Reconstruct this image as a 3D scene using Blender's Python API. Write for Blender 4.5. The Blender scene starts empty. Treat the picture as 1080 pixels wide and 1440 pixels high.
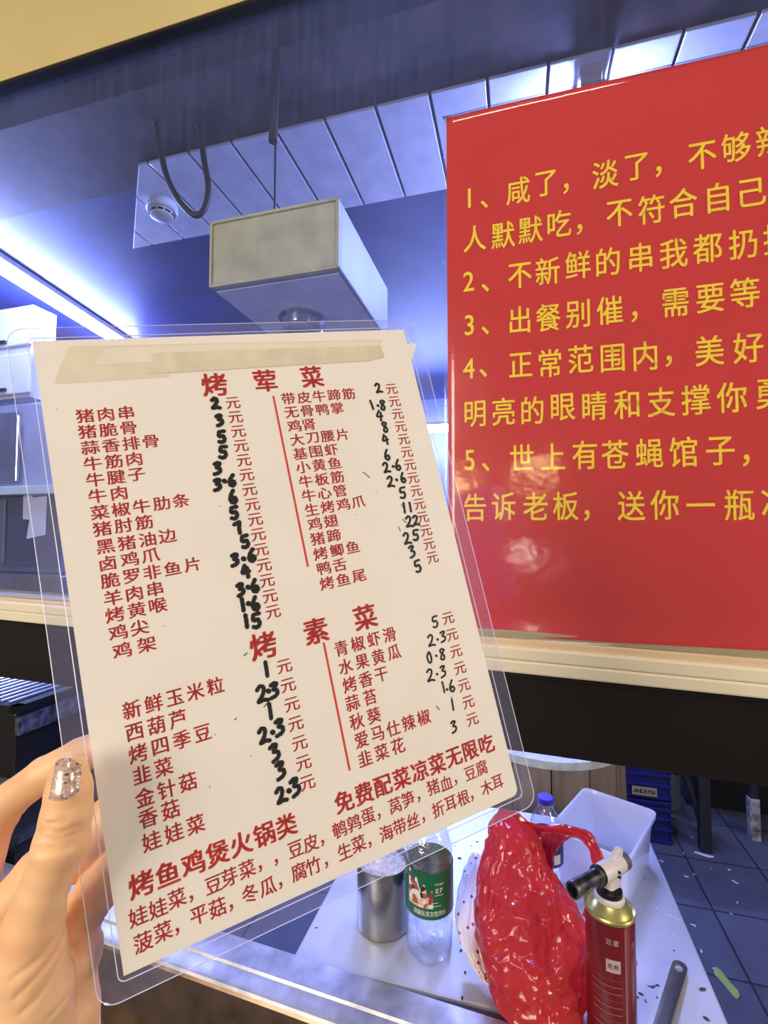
import bpy, bmesh, math, random
import numpy as np
from mathutils import Vector, Matrix, noise
random.seed(7)
SC = bpy.context.scene
COL = SC.collection
PI = math.pi

# ------------------------------------------------------------------ camera, world, light, exposure
F, CX, CY = 680.0, 540.0, 720.0            # focal length and centre for a 1080 x 1440 frame
PITCH = math.atan(30 / F)
EYE = 1.5
CAM = Vector((0, 0, EYE))
cam_d = bpy.data.cameras.new('camera')
cam_d.sensor_fit = 'VERTICAL'; cam_d.sensor_height = 36.0; cam_d.lens = F / 1440 * 36
cam_d.clip_start = 0.01
cam = bpy.data.objects.new('camera', cam_d); COL.objects.link(cam)
cam.location = CAM; cam.rotation_euler = (PI / 2 + PITCH, 0, 0)
SC.camera = cam
SC.view_settings.view_transform = 'Standard'; SC.view_settings.look = 'None'
SC.view_settings.exposure = 0.0; SC.view_settings.gamma = 1.0
SC.view_settings.use_curve_mapping = False
w = bpy.data.worlds.new('night_street'); SC.world = w; w.use_nodes = True
w.node_tree.nodes['Background'].inputs[0].default_value = (1.0, 0.84, 0.68, 1)
w.node_tree.nodes['Background'].inputs[1].default_value = 0.20

WARM = (1.0, 0.885, 0.74)
COOL = (0.34, 0.42, 1.0)
LED_STRENGTH = 270.0

def area(name, loc, target, size, power, color):
    d = bpy.data.lights.new(name, 'AREA'); d.shape = 'RECTANGLE'; d.size, d.size_y = size
    d.energy = power; d.color = color
    o = bpy.data.objects.new(name, d); COL.objects.link(o); o.location = loc
    o.rotation_euler = (Vector(target) - Vector(loc)).to_track_quat('-Z', 'Y').to_euler()
    return o
def bulb(name, loc, power, color, radius):
    d = bpy.data.lights.new(name, 'POINT'); d.energy = power; d.color = color; d.shadow_soft_size = radius
    o = bpy.data.objects.new(name, d); COL.objects.link(o); o.location = loc
    return o
area('overhead_fill_light', (-0.1, -0.5, 5.2), (0.0, 0.45, 1.4), (1.2, 0.5), 36, WARM)  # unseen warm fill from above, added to light card and hand
area('right_fill_light', (2.9, -1.1, 2.3), (0.0, 0.5, 1.45), (0.8, 0.8), 54, WARM)  # warm fill added on the right, no lamp in view there
area('left_fill_light', (-2.2, -2.0, 2.2), (0.0, 0.5, 1.4), (1.35, 1.5), 92, WARM)  # large soft fill added at front left to brighten the hand

# ------------------------------------------------------------------ geometry of the place
def ray(px, py):
    x, y = (px - CX) / F, (CY - py) / F
    return Vector((x, math.cos(PITCH) - y * math.sin(PITCH), math.sin(PITCH) + y * math.cos(PITCH)))
def at(px, py, t):                          # a point t metres deep along a sight line
    return CAM + ray(px, py) * t
def atY(px, py, Y):
    r = ray(px, py); return CAM + r * (Y / r.y)
def ath(px, py, z):                         # on the horizontal plane z
    r = ray(px, py); return CAM + r * ((z - EYE) / r.z)
TH = math.atan2(F, 2453.0)                  # the shop window runs away to the left
RV = Vector((math.cos(TH), -math.sin(TH), 0)); IV = Vector((math.sin(TH), math.cos(TH), 0)); ZV = Vector((0, 0, 1))
WO = atY(628, 750, 0.80); WO.z = 0.0
def W(s, d, z):                             # s to the right along the window, d into the shop, z up
    return WO + RV * s + IV * d + ZV * z
def onwall(px, py, d=0.0):
    r = ray(px, py); t = ((WO + IV * d - CAM).dot(IV)) / r.dot(IV)
    p = CAM + r * t - WO
    return p.dot(RV), p.z

# ------------------------------------------------------------------ materials
def lin(c):
    return tuple(((v / 12.92) if v <= 0.04045 else ((v + 0.055) / 1.055) ** 2.4) for v in c)
def rgb(r, g, b):
    return lin((r / 255, g / 255, b / 255)) + (1,)
def newmat(name):
    m = bpy.data.materials.new(name); m.use_nodes = True
    nt = m.node_tree; bs = nt.nodes['Principled BSDF']; out = nt.nodes['Material Output']
    return m, nt, bs, out
def nd(nt, typ, **kw):
    n = nt.nodes.new(typ)
    for k, v in kw.items():
        setattr(n, k, v)
    return n
def principled(name, col, rough=0.5, metal=0.0, vary=0.0, vscale=8.0, bump=0.0, bscale=60.0, stretch=None, coat=0.0, spec=0.5):
    m, nt, bs, out = newmat(name); L = nt.links.new
    bs.inputs['Base Color'].default_value = col; bs.inputs['Roughness'].default_value = rough
    bs.inputs['Metallic'].default_value = metal; bs.inputs['Coat Weight'].default_value = coat
    bs.inputs['Specular IOR Level'].default_value = spec
    tc = nd(nt, 'ShaderNodeTexCoord'); mp = nd(nt, 'ShaderNodeMapping'); L(tc.outputs['Object'], mp.inputs['Vector'])
    if stretch: mp.inputs['Scale'].default_value = stretch
    if vary:
        n = nd(nt, 'ShaderNodeTexNoise'); n.inputs['Scale'].default_value = vscale; n.inputs['Detail'].default_value = 6
        L(mp.outputs[0], n.inputs['Vector'])
        r = nd(nt, 'ShaderNodeMapRange'); r.inputs[1].default_value = .3; r.inputs[2].default_value = .7
        r.inputs[3].default_value = 1 - vary; r.inputs[4].default_value = 1 + vary * .5
        L(n.outputs[0], r.inputs[0])
        mx = nd(nt, 'ShaderNodeMix', data_type='RGBA', blend_type='MULTIPLY'); mx.inputs[0].default_value = 1
        mx.inputs[6].default_value = col; L(r.outputs[0], mx.inputs[7]); L(mx.outputs[2], bs.inputs['Base Color'])
    if bump:
        n2 = nd(nt, 'ShaderNodeTexNoise'); n2.inputs['Scale'].default_value = bscale; n2.inputs['Detail'].default_value = 5
        L(mp.outputs[0], n2.inputs['Vector'])
        b = nd(nt, 'ShaderNodeBump'); b.inputs['Strength'].default_value = bump; b.inputs['Distance'].default_value = 0.002
        L(n2.outputs[0], b.inputs['Height']); L(b.outputs[0], bs.inputs['Normal'])
    return m
def schlick(nt, f0):                        # reflectance that is the same from both sides of a sheet
    lw = nd(nt, 'ShaderNodeLayerWeight'); lw.inputs[0].default_value = .5
    pw = nd(nt, 'ShaderNodeMath', operation='POWER'); pw.inputs[1].default_value = 5; nt.links.new(lw.outputs['Facing'], pw.inputs[0])
    ma = nd(nt, 'ShaderNodeMath', operation='MULTIPLY_ADD'); ma.inputs[1].default_value = 1 - f0; ma.inputs[2].default_value = f0
    nt.links.new(pw.outputs[0], ma.inputs[0]); return ma
def clear_film(name, tint=(1, 1, 1, 1), gloss=0.06, haze=0.0, hcol=(.8, .85, 1, 1), rough=0.05, streak=None, bump=0.0, bscale=20, translucent=0.7):
    """clear sheet: transparent, fresnel gloss and a little scattering dirt"""
    m, nt, bs, out = newmat(name); L = nt.links.new
    nt.nodes.remove(bs)
    tr = nd(nt, 'ShaderNodeBsdfTransparent'); tr.inputs[0].default_value = tint
    gl = nd(nt, 'ShaderNodeBsdfGlossy'); gl.inputs['Roughness'].default_value = rough; gl.inputs[0].default_value = (1, 1, 1, 1)
    sc = schlick(nt, gloss)
    mx = nd(nt, 'ShaderNodeMixShader'); L(sc.outputs[0], mx.inputs[0]); L(tr.outputs[0], mx.inputs[1]); L(gl.outputs[0], mx.inputs[2])
    tc = nd(nt, 'ShaderNodeTexCoord'); mp = nd(nt, 'ShaderNodeMapping'); L(tc.outputs['Object'], mp.inputs[0])
    last = mx
    if haze:
        df = nd(nt, 'ShaderNodeBsdfDiffuse'); df.inputs[0].default_value = hcol
        tl = nd(nt, 'ShaderNodeBsdfTranslucent'); tl.inputs[0].default_value = hcol
        dm = nd(nt, 'ShaderNodeMixShader'); dm.inputs[0].default_value = translucent
        L(df.outputs[0], dm.inputs[1]); L(tl.outputs[0], dm.inputs[2])
        hm = nd(nt, 'ShaderNodeMixShader'); L(mx.outputs[0], hm.inputs[1]); L(dm.outputs[0], hm.inputs[2])
        if streak:
            mp.inputs['Scale'].default_value = streak
            n = nd(nt, 'ShaderNodeTexNoise'); n.inputs['Scale'].default_value = 3; n.inputs['Detail'].default_value = 8
            n.inputs['Roughness'].default_value = .7
            L(mp.outputs[0], n.inputs['Vector'])
            n3 = nd(nt, 'ShaderNodeTexNoise'); n3.inputs['Scale'].default_value = 1.6; n3.inputs['Detail'].default_value = 3
            L(tc.outputs['Object'], n3.inputs['Vector'])
            mu = nd(nt, 'ShaderNodeMath', operation='MULTIPLY'); L(n.outputs[0], mu.inputs[0]); L(n3.outputs[0], mu.inputs[1])
            r = nd(nt, 'ShaderNodeMapRange'); r.inputs[1].default_value = .14; r.inputs[2].default_value = .42
            r.inputs[3].default_value = haze * .25; r.inputs[4].default_value = haze * 1.7
            L(mu.outputs[0], r.inputs[0]); L(r.outputs[0], hm.inputs[0])
        else:
            hm.inputs[0].default_value = haze
        last = hm
    if bump:
        n2 = nd(nt, 'ShaderNodeTexNoise'); n2.inputs['Scale'].default_value = bscale; n2.inputs['Detail'].default_value = 3
        L(tc.outputs['Object'], n2.inputs['Vector'])
        b = nd(nt, 'ShaderNodeBump'); b.inputs['Strength'].default_value = bump; b.inputs['Distance'].default_value = 0.004
        L(n2.outputs[0], b.inputs['Height']); L(b.outputs[0], gl.inputs['Normal'])
    L(last.outputs[0], out.inputs[0])
    return m
def emit(name, col, s):
    m, nt, bs, out = newmat(name)
    bs.inputs['Base Color'].default_value = (.9, .9, .9, 1)
    bs.inputs['Emission Color'].default_value = tuple(col) + (1,); bs.inputs['Emission Strength'].default_value = s
    return m
def thin_plastic(name, col, trans=0.25, tlu=0.5, rough=0.12, bump=0.6, bscale=25, see=None):
    """carrier-bag film: part diffuse, part translucent, part see-through, glossy on top"""
    m, nt, bs, out = newmat(name); L = nt.links.new
    nt.nodes.remove(bs)
    df = nd(nt, 'ShaderNodeBsdfDiffuse'); df.inputs[0].default_value = col
    tl = nd(nt, 'ShaderNodeBsdfTranslucent'); tl.inputs[0].default_value = col
    a = nd(nt, 'ShaderNodeMixShader'); a.inputs[0].default_value = tlu; L(df.outputs[0], a.inputs[1]); L(tl.outputs[0], a.inputs[2])
    tr = nd(nt, 'ShaderNodeBsdfTransparent'); tr.inputs[0].default_value = see or col
    b = nd(nt, 'ShaderNodeMixShader'); b.inputs[0].default_value = trans; L(a.outputs[0], b.inputs[1]); L(tr.outputs[0], b.inputs[2])
    gl = nd(nt, 'ShaderNodeBsdfGlossy'); gl.inputs['Roughness'].default_value = rough
    fr = schlick(nt, .05)
    c = nd(nt, 'ShaderNodeMixShader'); L(fr.outputs[0], c.inputs[0]); L(b.outputs[0], c.inputs[1]); L(gl.outputs[0], c.inputs[2])
    if bump:
        tc = nd(nt, 'ShaderNodeTexCoord')
        dn_ = nd(nt, 'ShaderNodeTexNoise'); dn_.inputs['Scale'].default_value = 14; dn_.inputs['Detail'].default_value = 3
        L(tc.outputs['Object'], dn_.inputs['Vector'])
        sc_ = nd(nt, 'ShaderNodeVectorMath', operation='SCALE'); sc_.inputs['Scale'].default_value = .07; L(dn_.outputs['Color'], sc_.inputs[0])
        ad_ = nd(nt, 'ShaderNodeVectorMath', operation='ADD'); L(tc.outputs['Object'], ad_.inputs[0]); L(sc_.outputs[0], ad_.inputs[1])
        mp_n = nd(nt, 'ShaderNodeMapping'); mp_n.inputs['Scale'].default_value = (1, 1, .5); mp_n.inputs['Rotation'].default_value = (.3, .4, 0); L(ad_.outputs[0], mp_n.inputs[0])
        vo = nd(nt, 'ShaderNodeTexVoronoi'); vo.inputs['Scale'].default_value = bscale; L(mp_n.outputs[0], vo.inputs['Vector'])
        bp = nd(nt, 'ShaderNodeBump'); bp.inputs['Strength'].default_value = bump; bp.inputs['Distance'].default_value = .01
        L(vo.outputs[0], bp.inputs['Height'])
        for n in (df, gl, tl): L(bp.outputs[0], n.inputs['Normal'])
    L(c.outputs[0], out.inputs[0])
    return m

# ------------------------------------------------------------------ mesh helpers (all shapes are written in world metres)
def quadbox(bm, c8):
    v = [bm.verts.new(p) for p in c8]
    for f in ((0, 1, 2, 3), (7, 6, 5, 4), (0, 4, 5, 1), (1, 5, 6, 2), (2, 6, 7, 3), (3, 7, 4, 0)):
        bm.faces.new([v[i] for i in f])
def boxv(bm, o, a, b, c):
    o, a, b, c = Vector(o), Vector(a), Vector(b), Vector(c)
    quadbox(bm, [o, o + a, o + a + b, o + b, o + c, o + a + c, o + a + b + c, o + b + c])
def boxw(bm, s0, s1, d0, d1, z0, z1):      # a box square to the shop window
    boxv(bm, W(s0, d0, z0), RV * (s1 - s0), IV * (d1 - d0), ZV * (z1 - z0))
def basis(ax):
    ax = Vector(ax).normalized()
    up = Vector((0, 0, 1)) if abs(ax.z) < .9 else Vector((1, 0, 0))
    a = ax.cross(up).normalized(); return a, a.cross(ax).normalized(), ax
def rings(bm, rs, cap0=True, cap1=True, closed=True):
    vs = [[bm.verts.new(p) for p in r] for r in rs]
    n = len(vs[0])
    for i in range(len(vs) - 1):
        for j in range(n if closed else n - 1):
            k = (j + 1) % n
            bm.faces.new((vs[i][j], vs[i][k], vs[i + 1][k], vs[i + 1][j]))
    if cap0: bm.faces.new(vs[0][::-1])
    if cap1: bm.faces.new(vs[-1])
    return vs
def lathe(bm, o, prof, ax=(0, 0, 1), n=32, cap0=True, cap1=True):
    a, b, ax = basis(ax); o = Vector(o)
    rings(bm, [[o + ax * h + (a * math.cos(2 * PI * j / n) + b * math.sin(2 * PI * j / n)) * max(r, 1e-5) for j in range(n)] for r, h in prof], cap0, cap1)
def tube(bm, pts, r, n=10):
    pts = [Vector(p) for p in pts]; rs = []
    rad = r if isinstance(r, (list, tuple)) else [r] * len(pts)
    prev = None
    for i, p in enumerate(pts):
        d = (pts[min(i + 1, len(pts) - 1)] - pts[max(i - 1, 0)]).normalized()
        if prev is None: a = basis(d)[0]
        else: a = (prev - d * prev.dot(d)).normalized()
        prev = a; b = d.cross(a)
        rs.append([p + (a * math.cos(2 * PI * j / n) + b * math.sin(2 * PI * j / n)) * rad[i] for j in range(n)])
    rings(bm, rs)
def catmull(pts, k=6):
    pts = [Vector(p) for p in pts]; out = []
    for i in range(len(pts) - 1):
        p0, p1, p2, p3 = pts[max(i - 1, 0)], pts[i], pts[i + 1], pts[min(i + 2, len(pts) - 1)]
        for j in range(k):
            t = j / k
            out.append(.5 * ((2 * p1) + (p2 - p0) * t + (2 * p0 - 5 * p1 + 4 * p2 - p3) * t * t + (3 * p1 - p0 - 3 * p2 + p3) * t ** 3))
    out.append(pts[-1]); return out
def prism(bm, poly, vec):
    vec = Vector(vec); a = [bm.verts.new(Vector(p)) for p in poly]; b = [bm.verts.new(Vector(p) + vec) for p in poly]
    n = len(a); bm.faces.new(a[::-1]); bm.faces.new(b)
    for i in range(n):
        j = (i + 1) % n; bm.faces.new((a[i], a[j], b[j], b[i]))
def rrect(cx, cy, hx, hy, r, k=5):
    out = []
    for qx, qy, a0 in ((1, 1, 0), (-1, 1, 90), (-1, -1, 180), (1, -1, 270)):
        for i in range(k + 1):
            a = math.radians(a0 + 90 * i / k)
            out.append((cx + qx * (hx - r) + r * math.cos(a), cy + qy * (hy - r) + r * math.sin(a)))
    return out
def empty(name, loc, label=None, cat=None, group=None, kind=None):
    o = bpy.data.objects.new(name, None); COL.objects.link(o); o.location = loc; o.empty_display_size = .05
    tag(o, label, cat, group, kind); return o
def tag(o, label=None, cat=None, group=None, kind=None):
    if label: o['label'] = label
    if cat: o['category'] = cat
    if group: o['group'] = group
    if kind: o['kind'] = kind
    return o
def wloc(o):
    v = Vector((0, 0, 0))
    while o is not None:
        v += o.location; o = o.parent
    return v
def obj(name, bm, mat, parent=None, smooth=False, bevel=0.0, loc=None, sharp=35):
    """bm is in world metres; the object gets its origin at loc (or its lowest middle point)"""
    bmesh.ops.recalc_face_normals(bm, faces=bm.faces)
    me = bpy.data.meshes.new(name)
    if loc is None:
        xs = [v.co for v in bm.verts]
        lo = Vector([min(c[i] for c in xs) for i in range(3)]); hi = Vector([max(c[i] for c in xs) for i in range(3)])
        loc = Vector(((lo.x + hi.x) / 2, (lo.y + hi.y) / 2, lo.z))
    loc = Vector(loc)
    bmesh.ops.translate(bm, verts=bm.verts, vec=-loc)
    bm.to_mesh(me); bm.free()
    for m in (mat if isinstance(mat, (list, tuple)) else [mat]): me.materials.append(m)
    o = bpy.data.objects.new(name, me); COL.objects.link(o)
    if parent is not None:
        o.parent = parent; o.location = loc - wloc(parent)
    else: o.location = loc
    if smooth:
        me.shade_smooth()
        me.set_sharp_from_angle(angle=math.radians(sharp))
    if bevel:
        b = o.modifiers.new('bevel', 'BEVEL'); b.width = bevel; b.segments = 2; b.limit_method = 'ANGLE'
    return o
def struct(name, bm, mat, **k):
    return tag(obj(name, bm, mat, **k), kind='structure')
BM = bmesh.new

# ------------------------------------------------------------------ writing: glyph shapes from Blender's own font
_G = {}
def glyph(ch, bold):
    key = (ch, bold)
    if key not in _G:
        cu = bpy.data.curves.new('glyph', 'FONT'); cu.body = ch; cu.size = 1; cu.offset = bold; cu.resolution_u = 4
        o = bpy.data.objects.new('glyph', cu); COL.objects.link(o)
        dg = bpy.context.evaluated_depsgraph_get(); ev = o.evaluated_get(dg); me = ev.to_mesh()
        vs = [tuple(v.co) for v in me.vertices]; fs = [tuple(p.vertices) for p in me.polygons]
        ev.to_mesh_clear(); bpy.data.objects.remove(o); bpy.data.curves.remove(cu)
        if vs:
            x0, x1 = min(v[0] for v in vs), max(v[0] for v in vs); y0, y1 = min(v[1] for v in vs), max(v[1] for v in vs)
            vs = [(v[0] - (x0 + x1) / 2, v[1] - (y0 + y1) / 2) for v in vs]
        _G[key] = (vs, fs)
    return _G[key]
def put_glyph(bm, ch, mapf, sx, sy, bold=.012):
    vs, fs = glyph(ch, 0.0)
    # a heavier weight: the same glyph printed again a hair to each side
    for dx, dy in ([(0, 0)] if bold <= 0 else [(-bold, -bold * .6), (bold, -bold * .6), (-bold, bold * .6), (bold, bold * .6)]):
        b = [bm.verts.new(mapf((x + dx) * sx, (y + dy) * sy)) for x, y in vs]
        for f in fs:
            try: bm.faces.new([b[i] for i in f])
            except ValueError: pass
def flat_obj(name, bm, mat, parent):        # printed or written marks: keep the face order, no recalculated normals
    me = bpy.data.meshes.new(name); loc = wloc(parent)
    bmesh.ops.translate(bm, verts=bm.verts, vec=-loc); bm.to_mesh(me); bm.free(); me.materials.append(mat)
    o = bpy.data.objects.new(name, me); COL.objects.link(o); o.parent = parent
    return o

# ------------------------------------------------------------------ shared materials
M = {}
M['cream'] = principled('cream_aluminium', rgb(232, 222, 196), .45, vary=.06, vscale=5)
M['lintel'] = principled('cream_lintel_paint', rgb(196, 178, 122), .6, vary=.12, vscale=2)
M['pink'] = principled('pinkish_sealant', rgb(214, 188, 160), .4, vary=.06)
M['bead'] = principled('grey_glazing_bead', rgb(176, 168, 140), .3, vary=.1)
M['fascia'] = principled('black_fascia', rgb(20, 13, 11), .35, vary=.15, bump=.08, bscale=200)
M['steel'] = principled('brushed_stainless_steel', rgb(188, 190, 196), .32, 1.0, vary=.18, vscale=9, bump=.15, bscale=40, stretch=(1, 12, 1))
M['ledge'] = principled('worn_steel_ledge', rgb(190, 190, 198), .42, .75, vary=.4, vscale=26, bump=.4, bscale=40)
M['table'] = principled('steel_table_top', rgb(205, 207, 214), .38, .35, vary=.10, vscale=7, bump=.1, bscale=90)
M['chrome'] = principled('polished_chrome', rgb(205, 205, 210), .12, 1.0)
M['white'] = principled('white_enamel', rgb(200, 200, 202), .35, vary=.08)
M['slat'] = principled('white_slat_ceiling', rgb(232, 234, 240), .35, vary=.15, vscale=14, coat=.2)
M['dark'] = principled('dark_paint', rgb(36, 36, 44), .6, vary=.3, vscale=5)
M['black'] = principled('black_metal', rgb(16, 16, 19), .4, vary=.2)
M['grey'] = principled('grey_sheet_metal', rgb(120, 124, 134), .4, .5, vary=.2)
M['rubber'] = principled('black_rubber', rgb(24, 22, 24), .5)
M['led'] = emit('led_tube', COOL, LED_STRENGTH)
M['red_ink'] = principled('red_print', rgb(214, 46, 36), .5)
M['yellow_ink'] = principled('yellow_print', rgb(255, 222, 44), .45)
M['black_ink'] = principled('black_marker', rgb(10, 9, 10), .4)

# ------------------------------------------------------------------ room shell behind the window
def shell(name, mat, *boxes):
    bm = BM()
    for b in boxes: boxw(bm, *b)
    return struct(name, bm, mat)
# floor of slate tiles
m, nt, bs, out = newmat('slate_floor_tiles'); L = nt.links.new
tc = nd(nt, 'ShaderNodeTexCoord'); mp = nd(nt, 'ShaderNodeMapping'); L(tc.outputs['Object'], mp.inputs[0])
mp.inputs['Rotation'].default_value = (0, 0, TH)
br = nd(nt, 'ShaderNodeTexBrick'); L(mp.outputs[0], br.inputs[0]); br.offset = 0.0
br.inputs['Scale'].default_value = 1; br.inputs['Brick Width'].default_value = .29; br.inputs['Row Height'].default_value = .325
br.inputs['Mortar Size'].default_value = .004; br.inputs['Color1'].default_value = rgb(84, 87, 104); br.inputs['Color2'].default_value = rgb(76, 80, 98)
br.inputs['Mortar'].default_value = rgb(34, 34, 40)
no = nd(nt, 'ShaderNodeTexNoise'); no.inputs['Scale'].default_value = 9; no.inputs['Detail'].default_value = 7; L(tc.outputs['Object'], no.inputs[0])
mx = nd(nt, 'ShaderNodeMix', data_type='RGBA', blend_type='OVERLAY'); mx.inputs[0].default_value = .35
L(br.outputs[0], mx.inputs[6]); L(no.outputs[0], mx.inputs[7]); L(mx.outputs[2], bs.inputs['Base Color']); bs.inputs['Roughness'].default_value = .6
M['floor'] = m
bm = BM(); boxw(bm, -3.2, 3.0, -3.0, 3.4, -.1, 0)
struct('floor', bm, M['floor'], loc=ath(1003, 1280, 0.0))
m, nt, bs, out = newmat('dark_ceiling_paint'); L = nt.links.new
tc = nd(nt, 'ShaderNodeTexCoord'); no = nd(nt, 'ShaderNodeTexNoise'); no.inputs['Scale'].default_value = 7; no.inputs['Detail'].default_value = 6
L(tc.outputs['Object'], no.inputs[0])
cr = nd(nt, 'ShaderNodeValToRGB'); cr.color_ramp.elements[0].position = .35; cr.color_ramp.elements[0].color = rgb(26, 24, 28)
cr.color_ramp.elements[1].position = .68; cr.color_ramp.elements[1].color = rgb(84, 64, 62)
L(no.outputs[0], cr.inputs[0]); L(cr.outputs[0], bs.inputs['Base Color']); bs.inputs['Roughness'].default_value = .55
M['ceil'] = m
ZC = EYE + 1.16
M['navy'] = principled('navy_ceiling_paint', rgb(52, 58, 112), .5, vary=.35, vscale=4)
shell('ceiling', M['ceil'], (-3.2, 3.0, .06, .50, ZC, ZC + .1))
shell('ceiling', M['navy'], (-3.2, 3.0, .50, 3.4, ZC, ZC + .1))
shell('wall_back', principled('pale_back_wall', rgb(104, 114, 156), .5, vary=.2, vscale=3), (-3.2, 3.0, 3.3, 3.4, 0, ZC))
shell('wall_left', principled('grey_left_wall', rgb(120, 122, 132), .6, vary=.2), (-3.3, -3.2, 0, 3.4, 0, ZC + .1))
shell('wall_right', principled('grey_right_wall', rgb(120, 122, 132), .6, vary=.2), (3.0, 3.1, 0, 3.4, 0, ZC + .1))

# the front of the stall: bands that follow the window from left to right
def band(bm, yl0, yr0, yl1, yr1, d0, d1, s0=-2.6, s1=1.6):
    (a, za), (b, zb) = onwall(0, yl0, d0), onwall(1080, yr0, d0)
    (c, zc), (d, zd) = onwall(0, yl1, d0), onwall(1080, yr1, d0)
    ft = lambda s: za + (zb - za) * (s - a) / (b - a)
    fb = lambda s: zc + (zd - zc) * (s - c) / (d - c)
    quadbox(bm, [W(s0, d0, fb(s0)), W(s1, d0, fb(s1)), W(s1, d0, ft(s1)), W(s0, d0, ft(s0)),
                 W(s0, d1, fb(s0)), W(s1, d1, fb(s1)), W(s1, d1, ft(s1)), W(s0, d1, ft(s0))])
ZL = 2.52
bm = BM(); boxw(bm, -2.6, 1.6, -.02, .06, ZL, 3.3)
struct('wall_front', bm, M['lintel'])
bm = BM(); boxw(bm, -2.6, 1.6, -.018, .075, ZL - .006, ZL)
struct('trim_1', bm, M['black'])
bm = BM(); band(bm, 836, 911, 840, 929, -.006, .03); struct('trim_2', bm, M['bead'], bevel=.003)
bm = BM(); band(bm, 840, 928, 847, 943, -.014, .03); struct('trim_3', bm, M['pink'], bevel=.003)
bm = BM(); band(bm, 846, 942, 858, 963, -.024, .03); band(bm, 858.4, 963.8, 872, 984, -.026, .03); struct('trim_4', bm, M['cream'], bevel=.003)
bm = BM(); band(bm, 871, 983, 952, 1107, -.012, .04); band(bm, 873, 984, 876, 990, -.018, .03); struct('trim_5', bm, M['fascia'], bevel=.002)
# window pane: scratched, dirty glass
M['glass'] = clear_film('dirty_window_glass', (.93, .95, 1, 1), gloss=.045, haze=.022, hcol=(.80, .84, 1, 1), rough=.03, streak=(40, 40, 2.2), translucent=.88)
bm = BM(); boxw(bm, -2.6, 1.6, .0, .006, 1.32, ZL + .01)
struct('window_1', bm, M['glass'])

# steel counter ledge in front of the window
pA, pB = ath(365, 1321, EYE - .69), ath(700, 1425, EYE - .69)
dA = ((pA - WO).dot(IV) + (pB - WO).dot(IV)) / 2
ctr = empty('steel_counter', W(-.4, dA - .05, 0), 'worn stainless counter running below the window in front of the table', 'counter')
prof = [(0, -.71), (0, -.69), (-.030, -.689), (-.045, -.690), (-.047, -.694), (-.068, -.696), (-.073, -.698), (-.075, -.702), (-.06, -.71)]
bm = BM()
rr_ = [[W(s, dA + d + slope * (s + .25), EYE + h) for d, h in prof] for s, slope in ((-1.5, -.06), (-.9, -.06), (-.3, -.06), (.3, -.06), (.9, -.06))]
rings(bm, rr_); obj('counter_rim', bm, M['ledge'], ctr, smooth=True, sharp=25)
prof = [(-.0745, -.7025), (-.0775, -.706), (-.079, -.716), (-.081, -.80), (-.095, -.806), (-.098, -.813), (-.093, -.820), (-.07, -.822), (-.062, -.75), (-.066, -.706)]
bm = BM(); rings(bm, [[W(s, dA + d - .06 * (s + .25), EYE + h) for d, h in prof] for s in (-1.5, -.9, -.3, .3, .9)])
obj('brown_reflection_edge', bm, principled('brown_reflection_steel', rgb(146, 122, 102), .3, .85, vary=.45, vscale=16, bump=.3, bscale=30), ctr, smooth=True, sharp=25)  # brown colour stands in for the dark surroundings mirrored in the steel
bm = BM(); boxw(bm, -1.5, .9, dA - .09, dA - .03, 0, EYE - .82); obj('front_panel', bm, M['black'], ctr)

# prep table behind
ZT = EYE - .70
tb = empty('prep_table', W(.05, .2, 0), 'stainless prep table crowded with bottles, bags and a torch', 'table')
T0, T1 = ath(417, 1336, ZT), ath(1025, 1440, ZT)
sl, sr = (T0 - WO).dot(RV), (T1 - WO).dot(RV)
df, dk = dA + .014, .50
bm = BM(); boxw(bm, sl, sr, df - .01, dk, ZT - .035, ZT); obj('table_top', bm, M['table'], tb, bevel=.004)
for s, d in ((sl + .04, df + .06), (sr - .04, df + .06), (sl + .04, dk - .05), (sr - .04, dk - .05)):
    bm = BM(); lathe(bm, W(s, d, 0), [(.018, 0), (.018, ZT - .035)], n=16); obj('leg', bm, M['steel'], tb, smooth=True)

# ------------------------------------------------------------------ ceiling things
# white slatted ceiling strip
ZS = EYE + 1.15
pn, pf = ath(195, 233, ZS), ath(187, 350, ZS)
sn, dn = (pn - WO).dot(RV), (pn - WO).dot(IV); sf, dfar = (pf - WO).dot(RV), (pf - WO).dot(IV)
M['slat_gap'] = principled('slat_gap', rgb(70, 72, 84), .6)
bm = BM(); zt = ZS - .001
bm2 = BM()
pitch = .148; s = sf - .35
k0 = 0
while s < 1.9:
    a0, a1 = s + .004, s + pitch - .004
    lo = []
    # clip each slat by the slanting left end
    def dcut(x):
        t = (x - sn) / (sf - sn) if sf != sn else 0
        return dn + (dfar - dn) * min(max(t, 0), 1)
    if a1 > min(sn, sf):
        xs0 = max(a0, min(sn, sf))
        xs_ = [xs0] + ([sn] if xs0 < sn < a1 else []) + [a1]
        poly = [W(x, dcut(x), ZS) for x in xs_] + [W(a1, dfar, ZS), W(xs0, dfar, ZS)]
        if dfar - dcut(xs0) < .002: poly = poly[:-1]
        if dfar - dcut(a1) > .01:
                prism(bm, poly, ZV * .009)
    s += pitch
struct('trim_6', bm, M['slat'], bevel=.002)

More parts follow.
